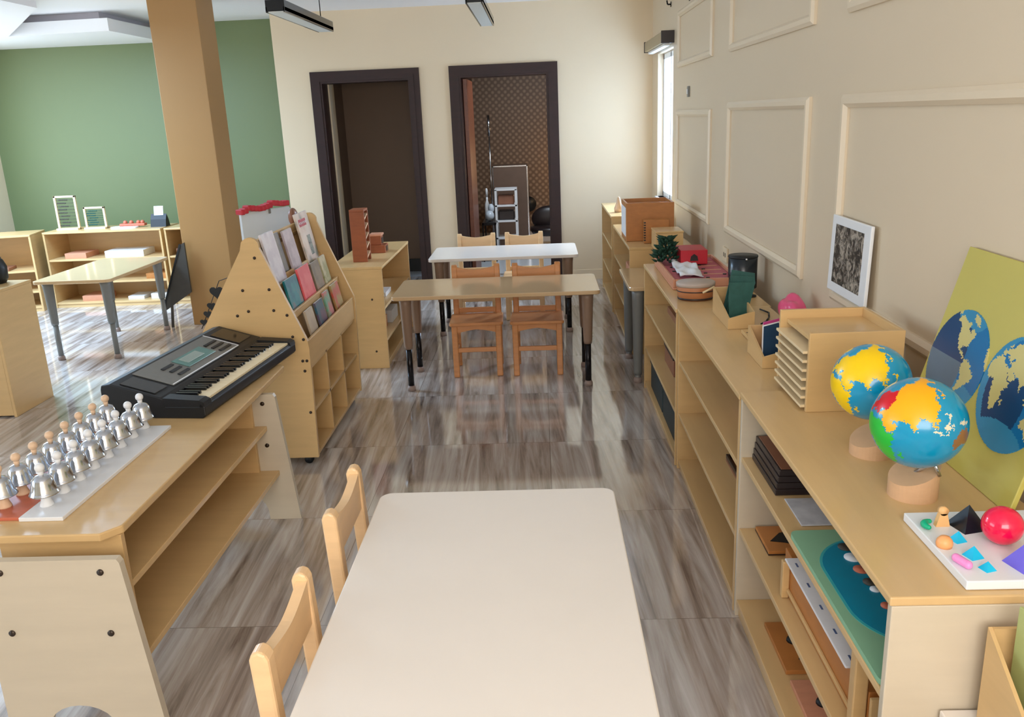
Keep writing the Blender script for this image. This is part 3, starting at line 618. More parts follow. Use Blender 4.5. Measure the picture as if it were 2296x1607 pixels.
# wooden toy on the rack top by the wall (round brown)
bm = BM(); sphere(bm, (0, 0, 0.05), 0.05, s=(0.5, 1, 1)); tag(obj('wooden_disc', bm, M['brownlid'], loc=(-1.385, 4.72, 1.078)), 'round brown wooden knob showing behind the tall magazine', 'toy')

# ------------------------------------------------------------------ things on the shelf behind the rack
t = thing('wooden_tower', 'tall reddish wooden tower frame with openings on the shelf behind the rack', 'toy', (-1.245, 5.78, 0.70))
bm = BM(); box(bm, -0.05, 0.05, -0.07, -0.052, 0, 0.34, 0.002); obj('side_panel', bm, M['redwood'], t)
bm = BM(); box(bm, -0.05, 0.05, 0.052, 0.07, 0, 0.34, 0.002); obj('side_panel', bm, M['redwood'], t)
bm = BM(); box(bm, -0.05, 0.05, -0.07, 0.07, 0.34, 0.355, 0.002); obj('top', bm, M['redwood'], t)
bm = BM(); box(bm, -0.05, -0.038, -0.052, 0.052, 0, 0.34); obj('back_panel', bm, M['redwood'], t)
for i, z in enumerate((0.02, 0.085, 0.15, 0.215, 0.28)):
    bm = BM(); prism(bm, [(-0.052, z), (0.052, z+0.03), (0.052, z+0.042), (-0.052, z+0.012)], -0.036, 0.048, 'x'); obj('ramp', bm, M['beige'], t)
t = thing('toy_house', 'small reddish wooden toy house on the shelf behind the rack', 'toy', (-1.20, 6.16, 0.70))
bm = BM(); box(bm, -0.06, 0.06, -0.07, 0.07, 0.0, 0.055, 0.003); obj('body', bm, M['redwood'], t)
bm = BM(); box(bm, -0.05, 0.03, -0.04, 0.05, 0.055, 0.12, 0.003); obj('upper_block', bm, M['redwood'], t)
bm = BM(); box(bm, -0.055, 0.035, -0.05, 0.06, 0.12, 0.135, 0.003); obj('roof', bm, M['salmon'], t)
bm = BM(); box(bm, 0.03, 0.034, -0.02, 0.03, 0.065, 0.105); box(bm, 0.06, 0.064, -0.03, 0.03, 0.01, 0.045); obj('window_opening', bm, M['dkbrown'], t)
for k, (y, z, lab, m, d) in enumerate(((5.78, 0.42, 'small pale figure on the upper shelf behind the rack', 'paper', (0.06, 0.07, 0.06)), (5.98, 0.42, 'white tray on the upper shelf behind the rack', 'white', (0.16, 0.22, 0.03)),
        (5.80, 0.20, 'dark pine box on the lower shelf behind the rack', 'midwood', (0.14, 0.2, 0.09)), (6.12, 0.20, 'pale box on the lower shelf behind the rack', 'paper', (0.18, 0.24, 0.09)))):
    sbox('storage_box' if k else 'toy_figure', lab, 'box' if k else 'toy', d, (-1.20, y, z), M[m])

# ------------------------------------------------------------------ things of the left room
def bead_frame(label, x, y, z, wd, h, rows, bm_):
    t = thing('bead_frame', label, 'bead frame', (x, y, z), 0.0, 'bead frames on the shelf')
    bm = BM(); box(bm, -wd/2, -wd/2+0.02, -0.01, 0.01, 0, h, 0.002); box(bm, wd/2-0.02, wd/2, -0.01, 0.01, 0, h, 0.002); box(bm, -wd/2, wd/2, -0.01, 0.01, h-0.018, h, 0.002); box(bm, -wd/2, wd/2, -0.05, 0.05, 0, 0.018, 0.002); obj('frame', bm, M['edge'], t)
    for i in range(rows):
        zz = 0.04+(h-0.08)*i/(rows-1); bm = BM(); tube(bm, (-wd/2+0.015, 0, zz), (wd/2-0.015, 0, zz), 0.002, seg=6)
        for k in range(8): sphere(bm, (-wd/2+0.03+0.011*k+(0.02 if (i*3) % 5 > 2 else 0), 0, zz), 0.0065, 8, 6)
        obj('bead_wire', bm, bm_, t)
bead_frame('tall bead frame with pale wooden frame before the green wall', -4.575, 8.10, 0.735, 0.215, 0.325, 9, M['slate'])
bead_frame('shorter bead frame standing right of the tall one', -4.305, 8.10, 0.735, 0.21, 0.21, 7, M['cardgreen'])
t = thing('flip_calendar', 'black desk stand holding a white sheet on the left room shelf', 'stand', (-3.68, 8.10, 0.735))
bm = BM(); prism(bm, [(-0.05, 0), (0.05, 0), (0.03, 0.07), (0.0, 0.12), (-0.03, 0.07)], -0.075, 0.075, 'x'); obj('stand', bm, M['black'], t)
bm = BM(); box(bm, -0.045, 0.045, -0.034, -0.028, 0.05, 0.19, 0, m=Matrix.Rotation(-0.25, 4, 'X')); obj('sheet', bm, M['paper'], t)
bm = BM(); prism(bm, rrect(-0.13, 0.13, -0.06, 0.06, 0.04), 0, 0.012); tag(obj('paper_tray', bm, M['white'], loc=(-4.02, 8.08, 0.735)), 'flat white tray on the left room shelf', 'tray')
t = thing('toy_train', 'orange wooden toy lying on the white tray in the left room', 'toy', (-3.95, 8.12, 0.747))
bm = BM(); box(bm, -0.13, 0.12, -0.03, 0.03, 0, 0.025, 0.006); obj('base', bm, M['rust'], t)
bm = BM(); [sphere(bm, (x, 0, 0.034), 0.02, 12, 8) for x in (-0.08, -0.02, 0.05, 0.09)]; obj('beads', bm, M['rust'], t)
for (x, z, d, lab, m) in ((-4.50, 0.47, (0.21, 0.25, 0.05), 'low pale box at the left of the upper shelf in the left room', 'salmon'), (-4.02, 0.47, (0.38, 0.25, 0.06), 'long white box on the upper shelf in the left room', 'white'),
        (-4.40, 0.05, (0.22, 0.24, 0.05), 'low pale box on the bottom shelf in the left room', 'salmon'), (-3.98, 0.05, (0.16, 0.22, 0.03), 'flat tray on the bottom shelf in the left room', 'paper'), (-3.73, 0.05, (0.2, 0.22, 0.05), 'white box at the right of the bottom shelf in the left room', 'white'),
        (-3.74, 0.25, (0.2, 0.25, 0.05), 'wooden box on the middle shelf in the left room', 'midwood')):
    sbox('storage_box', lab, 'box', d, (x, 8.10, z), M[m])
sbox('storage_box', 'brown box on the upper shelf half hidden by the pillar', 'box', (0.18, 0.2, 0.06), (-3.42, 8.08, 0.47), M['brownlid'])
bm = BM(); lathe(bm, [(0.05, 0), (0.052, 0.03), (0.03, 0.06), (0.02, 0.1), (0, 0.11)], 16); tag(obj('pink_toy', bm, M['rust'], loc=(-5.42, 7.80, 0.747)), 'salmon pink cone toy on the shelf at the left edge', 'toy')
bm = BM(); box(bm, -0.16, 0.16, -0.1, 0.1, 0, 0.012, 0.003); tag(obj('toy_tray', bm, M['white'], loc=(-5.40, 7.79, 0.735)), 'white tray under the pink toy at the left edge', 'tray')
t = thing('toy_basket', 'brown tray with small objects on the shelf at the left edge', 'tray', (-5.22, 7.84, 0.40), 0.22)
bm = BM(); box(bm, -0.15, 0.15, -0.1, 0.1, 0, 0.03, 0.004); obj('tray', bm, M['brownlid'], t)
bm = BM(); sphere(bm, (0.05, 0, 0.045), 0.022, 12, 8); obj('ball', bm, M['chrome'], t, smooth=True)
t = thing('black_pot', 'black rounded pot on the shelf at the left edge of the room', 'pot', (-3.345, 5.00, 0.765))
bm = BM(); lathe(bm, [(0.055, 0), (0.072, 0.03), (0.075, 0.10), (0.06, 0.14), (0.05, 0.15)], 24); obj('body', bm, M['black'], t, smooth=True)
bm = BM(); lathe(bm, [(0.05, 0.15), (0.054, 0.155), (0.03, 0.175), (0.012, 0.18), (0.012, 0.195), (0, 0.197)], 20); obj('lid', bm, M['dkbrown'], t, smooth=True)
t = thing('leaning_board', 'dark chalk board leaning against the left side of the pillar', 'board', (-3.06, 6.93, 0.0), rot=(0, 0, 0))
Mb = Matrix.Translation((0, 0, 0))
bm = BM(); prism(bm, [(-0.185+0.0, 0.13), (0.085, 0.30), (0.085, 0.72), (0.045, 0.70)], 0.0, 0.02, 'y'); obj('panel', bm, M['slate'], t)
bm = BM(); prism(bm, [(-0.195, 0.125), (-0.178, 0.132), (0.056, 0.70), (0.042, 0.71)], -0.004, 0.024, 'y'); obj('edge_strip', bm, M['black'], t)
bm = BM(); prism(bm, [(-0.13, 0.0), (-0.11, 0.0), (-0.09, 0.20), (-0.11, 0.18)], 0.002, 0.018, 'y'); obj('prop', bm, M['slate'], t)
# black heart garland hanging between rack and pillar
t = thing('heart_garland', 'string of small black hearts hanging behind the book rack', 'garland', (-1.612, 4.05, 0.0))
for z, s, hx in ((0.845, 0.034, 0), (0.775, 0.022, -0.035), (0.735, 0.020, -0.06), (0.695, 0.018, -0.085)):
    pts = []
    for i in range(24):
        a = 2*PI*i/24; pts.append((hx+s*0.062*16*math.sin(a)**3, z+s*0.062*(13*math.cos(a)-5*math.cos(2*a)-2*math.cos(3*a)-math.cos(4*a))))
    bm = BM(); prism(bm, pts, -0.003, 0.003, 'y'); obj('heart', bm, M['black'], t)
bm = BM(); tube(bm, (-0.10, 0, 0.66), (0.02, 0, 0.90), 0.002, seg=6); tube(bm, (0.02, 0, 0.90), (0.135, 0, 0.935), 0.002, seg=6); obj('string', bm, M['black'], t)

# ------------------------------------------------------------------ on the nearest right shelf: stack of trays
t = thing('map_cabinet', 'birch tray cabinet with stacked pale shelves behind the globes', 'cabinet', (0.735, 2.29, 0.775))
Wt, Dt, Ht = 0.262, 0.305, 0.232
bm = BM(); box(bm, 0, Wt, 0, 0.014, 0, Ht, 0.002); obj('side_panel', bm, M['ply'], t)
bm = BM(); box(bm, 0, Wt, Dt-0.014, Dt, 0, Ht, 0.002); obj('side_panel', bm, M['ply'], t)
bm = BM(); box(bm, Wt-0.012, Wt, 0.014, Dt-0.014, 0, Ht, 0.002); obj('back_panel', bm, M['ply'], t)
bm = BM(); box(bm, 0.02, Wt-0.012, 0.014, Dt-0.014, 0.193, 0.205, 0.001); obj('top', bm, M['plyt'], t)
for i in range(7):
    z = 0.010+i*0.0265; bm = BM(); box(bm, -0.012, Wt-0.014, 0.0145, Dt-0.0145, z, z+0.008, 0.001, 1); obj('tray', bm, M['edge'], t)

# globes
A = {}
A['africa'] = [(-17, 21), (-13, 28), (-6, 36), (10, 37), (11, 33), (20, 31), (32, 31), (35, 27), (38, 19), (43, 12), (51, 12), (47, 4), (40, -4), (40, -15), (35, -22), (32, -29), (26, -34), (18, -34), (14, -22), (12, -12), (9, 0), (9, 4), (4, 6), (-8, 4), (-15, 11)]
A['europe'] = [(-9, 37), (-9, 43), (-2, 44), (-4, 48), (2, 51), (8, 54), (10, 57), (6, 59), (5, 62), (14, 68), (25, 71), (40, 67), (45, 68), (60, 69), (66, 68), (60, 60), (58, 52), (50, 48), (46, 42), (40, 43), (34, 46), (28, 42), (24, 38), (22, 37), (19, 42), (13, 45), (18, 40), (16, 38), (10, 44), (3, 42), (-1, 37)]
A['asia'] = [(66, 68), (75, 73), (90, 75), (104, 78), (113, 74), (130, 71), (140, 73), (160, 70), (180, 69), (189, 66), (178, 62), (163, 60), (163, 52), (156, 52), (155, 59), (142, 59), (135, 54), (141, 52), (140, 48), (132, 43), (129, 41), (129, 36), (126, 35), (125, 39), (121, 39), (122, 37), (119, 35), (122, 30), (118, 24), (110, 21), (106, 19), (109, 12), (105, 9), (100, 13), (104, 2), (101, 3), (98, 9), (97, 16), (94, 18), (91, 22), (87, 21), (80, 15), (80, 11), (77, 8), (73, 18), (72, 21), (67, 25), (57, 26), (50, 30), (52, 25), (56, 25), (59, 22), (53, 16), (45, 13), (43, 14), (39, 21), (35, 28), (35, 33), (36, 36), (28, 37), (27, 40), (35, 42), (42, 42), (46, 42), (50, 48), (58, 52), (60, 60), (60, 69)]
A['australia'] = [(114, -22), (122, -17), (130, -12), (136, -12), (137, -16), (141, -13), (142, -11), (146, -19), (153, -26), (150, -37), (144, -38), (138, -34), (131, -31), (118, -35), (115, -33)]
A['borneo'] = [(109, 1), (117, 7), (119, 4), (116, -4), (110, -3)]
A['sumatra'] = [(95, 5), (98, 4), (106, -4), (105, -6), (101, -3)]
A['java'] = [(105, -6), (114, -7), (114, -8.5), (106, -8)]
A['guinea'] = [(131, -1), (138, -2), (147, -6), (150, -10), (143, -9), (138, -8), (133, -4)]
A['philip'] = [(120, 18), (122, 18), (126, 8), (122, 7), (121, 13)]
A['sulawesi'] = [(119, 1), (125, 1), (121, -1), (123, -5), (120, -5)]
A['japan'] = [(130, 32), (136, 34), (141, 36), (142, 43), (145, 44), (141, 45), (139, 39), (133, 35)]
A['lanka'] = [(80, 9), (82, 7), (80, 6)]
A['madag'] = [(44, -17), (49, -13), (50, -16), (47, -25), (44, -24)]
A['britain'] = [(-5, 50), (1, 51), (0, 54), (-3, 58), (-6, 57)]
A['namerica'] = [(-168, 66), (-156, 71), (-130, 70), (-110, 68), (-95, 72), (-82, 68), (-94, 60), (-82, 55), (-79, 52), (-78, 60), (-66, 59), (-56, 52), (-66, 45), (-70, 42), (-75, 36), (-81, 31), (-80, 26), (-83, 29), (-90, 30), (-97, 27), (-97, 21), (-90, 21), (-88, 16), (-83, 15), (-83, 10), (-78, 8), (-84, 9), (-95, 16), (-105, 20), (-112, 28), (-116, 32), (-124, 41), (-124, 48), (-135, 58), (-150, 60), (-160, 56), (-165, 62)]
A['samerica'] = [(-78, 8), (-72, 12), (-62, 10), (-51, 4), (-50, 0), (-35, -6), (-39, -16), (-48, -26), (-56, -35), (-63, -41), (-68, -50), (-68, -55), (-75, -50), (-72, -38), (-70, -20), (-80, -6), (-80, 0)]
A['greenland'] = [(-70, 77), (-30, 83), (-20, 74), (-42, 60), (-54, 67)]
def inpoly(x, y, P):
    c = False; n = len(P); j = n-1
    for i in range(n):
        xi, yi = P[i]; xj, yj = P[j]
        if (yi > y) != (yj > y) and x < (xj-xi)*(y-yi)/(yj-yi)+xi: c = not c
        j = i
    return c
BB = {k: (min(p[0] for p in P), max(p[0] for p in P), min(p[1] for p in P), max(p[1] for p in P)) for k, P in A.items()}
def land_at(lon, lat):
    lon += 1.3*math.sin(lat*0.9)+0.8*math.sin(lat*2.3+lon*0.5); lat += 0.9*math.sin(lon*1.1)+0.6*math.sin(lon*2.7)
    for k, P in A.items():
        a, b_, c, d = BB[k]
        for L0 in (lon, lon+360, lon-360):
            if a <= L0 <= b_ and c <= lat <= d and inpoly(L0, lat, P): return k
    return None
def ll(lon, lat):
    a, b_ = math.radians(lon), math.radians(lat); return Vector((math.cos(b_)*math.cos(a), math.cos(b_)*math.sin(a), math.sin(b_)))
def globe(label, base, centre, r, cmap, mats, bh):
    t = thing('globe', label, 'globe', base, 0, 'globes')
    b0 = Vector(base); cl = Vector(centre)-b0
    # sloping cut wooden cylinder, high side towards the wall
    bm = BM(); n = 40; rb = 0.052
    a = [bm.verts.new((rb*math.cos(2*PI*i/n), rb*math.sin(2*PI*i/n), 0)) for i in range(n)]
    b_ = [bm.verts.new((rb*math.cos(2*PI*i/n), rb*math.sin(2*PI*i/n), bh+0.022*math.cos(2*PI*i/n-0.3))) for i in range(n)]
    bm.faces.new(a[::-1]); bm.faces.new(b_)
    for i in range(n): f = bm.faces.new((a[i], a[(i+1) % n], b_[(i+1) % n], b_[i]))
    obj('base', bm, M['basewood'], t)
    # ball: north leans up and to the left as the axis pin enters lower right
    c = (CAM-Vector(centre)).normalized(); up = (u2-c*u2.dot(c)).normalized(); ri = up.cross(c).normalized()
    ang = math.radians(20); nn = up*math.cos(ang)-ri*math.sin(ang); ee = nn.cross(c)
    p = ll(84, 19); pn_ = ll(84, 89.999); pn_ = (pn_-p*pn_.dot(p)).normalized(); pe = pn_.cross(p)
    R = Matrix((c, nn, ee)).transposed() @ Matrix((p, pn_, pe))
    bm = BM(); NU, NV = 260, 130; grid = []
    for j in range(NV+1):
        lat = -90+180*j/NV; grid.append([bm.verts.new(R @ ll(360*i/NU, lat)*r+cl) for i in range(NU)] if 0 < j < NV else [bm.verts.new(R @ ll(0, lat)*r+cl)])
    for j in range(NV):
        for i in range(NU):
            i2 = (i+1) % NU
            if j == 0: f = bm.faces.new((grid[0][0], grid[1][i2], grid[1][i]))
            elif j == NV-1: f = bm.faces.new((grid[j][i], grid[j][i2], grid[NV][0]))
            else: f = bm.faces.new((grid[j][i], grid[j][i2], grid[j+1][i2], grid[j+1][i]))
            lon = 360*(i+0.5)/NU; lat = -90+180*(j+0.5)/NV
            if lon > 190: lon -= 360
            k = land_at(lon, lat); f.material_index = cmap.get(k, cmap['else']) if k else 0; f.smooth = True
    bmesh.ops.recalc_face_normals(bm, faces=bm.faces)
    obj('ball', bm, mats, t)
    pin = R @ ll(0, -90); bm = BM(); tube(bm, cl+pin*(r*0.96), cl+pin*(r*0.96+0.035), 0.004); tube(bm, cl+pin*(r*0.98), Vector((0.0, 0, bh-0.005)), 0.004); obj('axis_pin', bm, M['chrome'], t)
globe('blue globe with yellow land, farther of the two, in front of the tray cabinet', (0.805, 1.985, 0.775), (0.785, 1.97, 0.967), 0.092, {'else': 1}, [M['ocean'], M['landy']], 0.050)
globe('blue globe with coloured continents, orange Asia and red Europe, nearer one', (0.805, 1.745, 0.775), (0.792, 1.72, 0.955), 0.097, {'asia': 1, 'japan': 1, 'philip': 4, 'europe': 2, 'britain': 2, 'africa': 3, 'madag': 3, 'australia': 5, 'else': 4}, [M['ocean'], M['lando'], M['landr'], M['landg'], M['landp'], M['landbr']], 0.058)

# world map board leaning on the wall
bz0, bx0, bx1, bz1 = 0.776, 0.955, 1.085, 1.255
lean = math.atan2(bx1-bx0, bz1-bz0); Hb = math.hypot(bx1-bx0, bz1-bz0); Wb = 0.535
t = thing('map_board', 'yellow world map puzzle board leaning on the wall behind the globes', 'map board', (bx0, 1.635, bz0), rot=(0, lean, 0))
bm = BM(); box(bm, 0, 0.012, 0, Wb, 0, Hb, 0.002); obj('board', bm, M['mapy'], t)
def hemi(name, cy_, cz_, rr, lon0, tint):
    """disc inlaid in the board; seen from -x, east is towards -y"""
    bm = BM(); n = 84; P = {}
    for i in range(n+1):
        for j in range(n+1):
            a, b_ = -1+2*i/n, -1+2*j/n
            P[i, j] = (a, b_)
    V = {}
    def vert(i, j):
        if (i, j) not in V:
            a, b_ = P[i, j]; d = math.hypot(a, b_)
            if d > 1: a, b_ = a/d, b_/d
            V[i, j] = bm.verts.new((-0.0025, cy_-a*rr, cz_+b_*rr))
        return V[i, j]
    for i in range(n):
        for j in range(n):
            a, b_ = -1+2*(i+0.5)/n, -1+2*(j+0.5)/n; d = math.hypot(a, b_)
            if d > 1.0: continue
            # azimuthal projection back to longitude and latitude
            c = d*PI/2; lat = math.degrees(math.asin(max(-1, min(1, b_*math.sin(c)/max(d, 1e-6))))); lon = lon0+math.degrees(math.atan2(a*math.sin(c), d*math.cos(c)))
            k = land_at(lon, lat)
            if k: mi = 0
            else: mi = tint(lon, lat)
            f = bm.faces.new((vert(i, j), vert(i+1, j), vert(i+1, j+1), vert(i, j+1))); f.material_index = mi
    r_ = bmesh.ops.extrude_face_region(bm, geom=list(bm.faces)); bmesh.ops.translate(bm, verts=[g for g in r_['geom'] if isinstance(g, bmesh.types.BMVert)], vec=(0.003, 0, 0))
    bmesh.ops.recalc_face_normals(bm, faces=bm.faces)
    obj(name, bm, [M['mapland'], M['mapdark'], M['mapblue'], M['mapteal'], M['mapglare']], t)
hemi('western_hemisphere', 0.398, 0.225, 0.130, -100, lambda lo, la: (4 if la < 2 else 1) if lo < -78 and la < 62 else (3 if la > 55 or la < -25 else 2))
hemi('eastern_hemisphere', 0.135, 0.225, 0.130, 70, lambda lo, la: 3 if (lo < -3 or la < -45) else (1 if la < 24 and lo < 105 else 2))

# tray of geometric solids
t = thing('solids_tray', 'white tray of coloured solids on the near end of the right shelf', 'tray', (0.735, 1.352, 0.776))
bm = BM(); box(bm, 0, 0.26, 0, 0.27, 0, 0.018, 0.002); obj('slab', bm, M['white'], t)
zt = 0.794
def pyramid(label, c, wd, h, m, rz=0.2, n=4):
    bm = BM(); pts = [bm.verts.new((wd/2*math.sqrt(2)*math.cos(PI/4+2*PI*i/n), wd/2*math.sqrt(2)*math.sin(PI/4+2*PI*i/n), 0)) for i in range(n)]; a = bm.verts.new((0, 0, h))
    bm.faces.new(pts[::-1]); [bm.faces.new((pts[i], pts[(i+1) % n], a)) for i in range(n)]
    tag(obj('wooden_pyramid', bm, m, loc=(c[0], c[1], zt), rot=(0, 0, rz)), label, 'solid', 'pyramids on the white tray')
pyramid('black pyramid, largest on the white tray', (0.832, 1.555), 0.055, 0.048, M['navyp'], 0.25)
pyramid('violet pyramid at the right edge of the white tray', (0.862, 1.402), 0.052, 0.048, M['purple'], 0.25)
pyramid('small cyan pyramid between the peach dome and the black pyramid', (0.788, 1.500), 0.024, 0.020, M['cyan'], 0.3)
pyramid('cyan pyramid in the middle of the white tray', (0.787, 1.438), 0.027, 0.022, M['cyan'], 0.3)
pyramid('smallest cyan pyramid near the front edge of the white tray', (0.790, 1.392), 0.022, 0.016, M['cyan'], 0.3)
bm = BM(); sphere(bm, (0, 0, 0.037), 0.037, 32, 20); tag(obj('wooden_ball', bm, M['red'], loc=(0.862, 1.487, zt)), 'glossy red ball on the white tray of solids', 'ball')
bm = BM(); lathe(bm, [(0.014, 0), (0.0155, 0.007), (0.014, 0.014), (0.009, 0.020), (0, 0.022)], 20); tag(obj('wooden_dome', bm, M['orangep'], loc=(0.752, 1.478, zt)), 'peach rounded dome on the white tray of solids', 'solid')
t = thing('keyhole_solid', 'tan tapered solid with a round head on the white tray', 'solid', (0.785, 1.562, zt))
bm = BM(); prism(bm, [(-0.014, 0), (0.014, 0), (0.007, 0.028), (-0.007, 0.028)], -0.006, 0.006, 'y'); obj('body', bm, M['tan'], t)
bm = BM(); tube(bm, (0, -0.006, 0.033), (0, 0.006, 0.033), 0.009, seg=20); obj('head', bm, M['tan'], t)
bm = BM()                                            # green bean shaped crescent
for i in range(13):
    a = -1.1+2.2*i/12; r = 0.0075*(1-0.35*abs(i-6)/6); sphere(bm, (0.016*math.cos(a)-0.012, 0.016*math.sin(a), 0.0075), r, 12, 8)
tag(obj('wooden_crescent', bm, M['greenp'], loc=(0.752, 1.556, zt), rot=(0, 0, 2.7)), 'jade green crescent at the far corner of the white tray', 'solid')
bm = BM()
for i in range(9): sphere(bm, (-0.014+0.028*i/8, 0, 0.008), 0.008, 12, 8)
tag(obj('wooden_capsule', bm, M['pinkp'], loc=(0.752, 1.408, zt), rot=(0, 0, 1.9)), 'pink capsule near the front edge of the white tray', 'solid')

# inside the nearest shelf
for i in range(4):
    z = 0.566+i*0.0195; t = thing('lidded_box', ['lowest of four dark flat boxes stacked in the nearest right shelf', 'second lowest of four stacked dark flat boxes', 'third of four stacked dark flat boxes from below', 'brown lidded flat box with a white knob, top of the dark stack'][i], 'box', (0.632+i*0.003, 2.19, z), 0.0, 'stack of dark flat boxes')
    bm = BM(); box(bm, 0, 0.26, 0, 0.265, 0, 0.0185, 0.002); obj('body', bm, M['dkbrown'], t)
    bm = BM(); box(bm, 0.006, 0.254, 0.006, 0.259, 0.017, 0.0194, 0.001); obj('lid', bm, M['brownlid'], t)
    if i == 3: bm = BM(); lathe(bm, [(0.004, 0.019), (0.006, 0.028), (0.0065, 0.032), (0, 0.036)], 14, (0.09, 0.10, 0)); obj('knob', bm, M['white'], t, smooth=True)
sbox('paper_sheets', 'grey white paper sheets lying before the dark box stack', 'paper', (0.30, 0.16, 0.004), (0.80, 2.085, 0.566), mat('gray_print', (206, 206, 208), 0.5, rgb2=(176, 176, 180), scale=(20, 20, 20)))
# green mat with blue lake hanging slightly sloped in the upper bay
t = thing('lake_board', 'mint green board with a blue lake shape in the nearest right shelf', 'board', (0.606, 1.362, 0.566))
bm = BM(); prism(bm, rrect(0, 0.36, 0, 0.60, 0.02), 0, 0.012); obj('board', bm, M['mint'], t)
bm = BM(); prism(bm, rrect(0.022, 0.38, 0.095, 0.555, 0.15, 12), 0.012, 0.0128); obj('lake_rim', bm, M['lakeedge'], t)
bm = BM(); prism(bm, rrect(0.028, 0.374, 0.101, 0.549, 0.145, 12), 0.0128, 0.0134); obj('lake', bm, M['lake'], t)
for (y, m, d) in ((0.505, 'slate', 0.018), (0.455, 'paper', 0.020), (0.40, 'rust', 0.018), (0.345, 'slate', 0.016), (0.315, 'paper', 0.012), (0.25, 'rust', 0.013)):
    bm = BM(); lathe(bm, [(d, 0.0134), (d, 0.016)], 18, (0.108, y, 0)); obj('sticker', bm, M[m], t)
# wooden inset with a black leaf shape, and the framed strip beside it
t = thing('inset_board', 'wooden inset board with a black shape on the middle shelf', 'board', (0.650, 2.29, 0.321))
bm = BM(); box(bm, 0, 0.28, 0, 0.16, 0, 0.016, 0.002); obj('frame', bm, M['midwood'], t)
bm = BM(); box(bm, -0.001, 0.28, -0.001, 0.161, 0.002, 0.006); obj('dark_edge', bm, M['dkbrown'], t)
bm = BM(); prism(bm, [(0.02, 0.06), (0.06, 0.11), (0.12, 0.13), (0.17, 0.10), (0.12, 0.07), (0.10, 0.03), (0.06, 0.05)], 0.016, 0.0175); obj('black_shape', bm, M['black'], t)
t = thing('chart_stand', 'orange wooden stand holding a rolled white chart on the middle shelf', 'stand', (0.625, 1.53, 0.321))
bm = BM(); box(bm, 0.0, 0.03, 0.0, 0.03, 0, 0.20, 0.003); obj('post', bm, M['ply'], t)
bm = BM(); box(bm, 0.0, 0.02, 0.53, 0.55, 0, 0.110, 0.003); obj('post', bm, M['ply'], t)
bm = BM(); box(bm, 0.02, 0.032, 0.03, 0.55, 0.0, 0.11, 0.002); obj('front_board', bm, M['midwood'], t)
bm = BM(); box(bm, 0.012, 0.02, 0.03, 0.53, 0.02, 0.03, 0.002); obj('rail', bm, M['ply'], t)
bm = BM(); box(bm, 0.032, 0.12, 0.0, 0.62, 0.0, 0.105, 0.002); obj('box', bm, M['midwood'], t)
bm = BM(); box(bm, 0.006, 0.10, 0.07, 0.54, 0.112, 0.118, 0.003); ch = obj('chart', bm, M['paper'], t)
bm = BM()
for k in range(9): box(bm, 0.025+0.02*(k % 2), 0.030+0.02*(k % 2), 0.09+0.05*k, 0.11+0.05*k, 0.118, 0.1186)
obj('chart_print', bm, M['bluegray'], ch)
t = thing('paper_tray', 'open birch tray with loose papers at the near end of the middle shelf', 'tray', (0.645, 1.357, 0.321))
bm = BM(); box(bm, 0, 0.26, 0, 0.14, 0, 0.01, 0.002); box(bm, 0.25, 0.26, 0, 0.14, 0.01, 0.12, 0.002); box(bm, 0, 0.26, 0.13, 0.14, 0.01, 0.12, 0.002); obj('tray', bm, M['ply'], t)
bm = BM(); box(bm, 0.01, 0.22, 0.01, 0.12, 0.012, 0.05, 0.004); obj('papers', bm, M['paper'], t)
for k, (y, lab) in enumerate(((1.80, 'flat brown puzzle with black pieces on the bottom of the nearest shelf'), (2.08, 'flat brown puzzle on the bottom of the nearest shelf, farther one'))):
    t = thing('flat_puzzle', lab, 'puzzle', (0.655, y, 0.061), group='flat puzzles on the bottom shelf')
    bm = BM(); box(bm, 0, 0.30, 0, 0.24, 0, 0.014, 0.002); obj('board', bm, M['salmon' if k == 0 else 'midwood'], t)
    bm = BM(); lathe(bm, [(0.02, 0.014), (0.018, 0.022)], 14, (0.06, 0.14, 0)); prism(bm, [(0.05, 0.05), (0.10, 0.03), (0.11, 0.07), (0.07, 0.09)], 0.014, 0.017); obj('piece', bm, M['black'], t)
# inside the middle and third shelf
t = thing('round_basket', 'round brown basket on the upper shelf of the middle unit', 'basket', (0.82, 3.18, 0.525))
bm = BM(); lathe(bm, [(0.06, 0), (0.085, 0.03), (0.09, 0.08), (0.086, 0.082), (0.08, 0.03), (0, 0.012)], 24); obj('bowl', bm, M['brownlid'], t, smooth=True)
bm = BM(); lathe(bm, [(0.0905, 0.072), (0.094, 0.078), (0.0905, 0.086)], 24); obj('rim', bm, M['dkbrown'], t, smooth=True)
sbox('pink_box', 'dull pink box on the upper shelf of the middle unit', 'box', (0.20, 0.26, 0.12), (0.85, 2.88, 0.525), M['salmon'])
t = thing('small_bowl', 'dark bowl far back on the middle shelf of the middle unit', 'bowl', (0.83, 3.30, 0.275))
bm = BM(); lathe(bm, [(0.03, 0), (0.055, 0.03), (0.06, 0.05), (0.055, 0.05), (0, 0.015)], 20); obj('body', bm, M['dkbrown'], t, smooth=True)
bm = BM(); lathe(bm, [(0.06, 0.048), (0.062, 0.052), (0.058, 0.054)], 20); obj('rim', bm, M['brownlid'], t, smooth=True)
t = thing('wooden_tray', 'long dark wooden tray on the middle shelf of the middle unit', 'tray', (0.80, 2.94, 0.275))
bm = BM(); box(bm, -0.10, 0.10, -0.18, 0.18, 0, 0.012, 0.003); obj('base', bm, M['brownlid'], t)
bm = BM(); [box(bm, a, b_, c, d, 0.012, 0.03, 0.002) for a, b_, c, d in ((-0.10, -0.09, -0.18, 0.18), (0.09, 0.10, -0.18, 0.18), (-0.09, 0.09, -0.18, -0.17), (-0.09, 0.09, 0.17, 0.18))]; obj('rim', bm, M['dkbrown'], t)
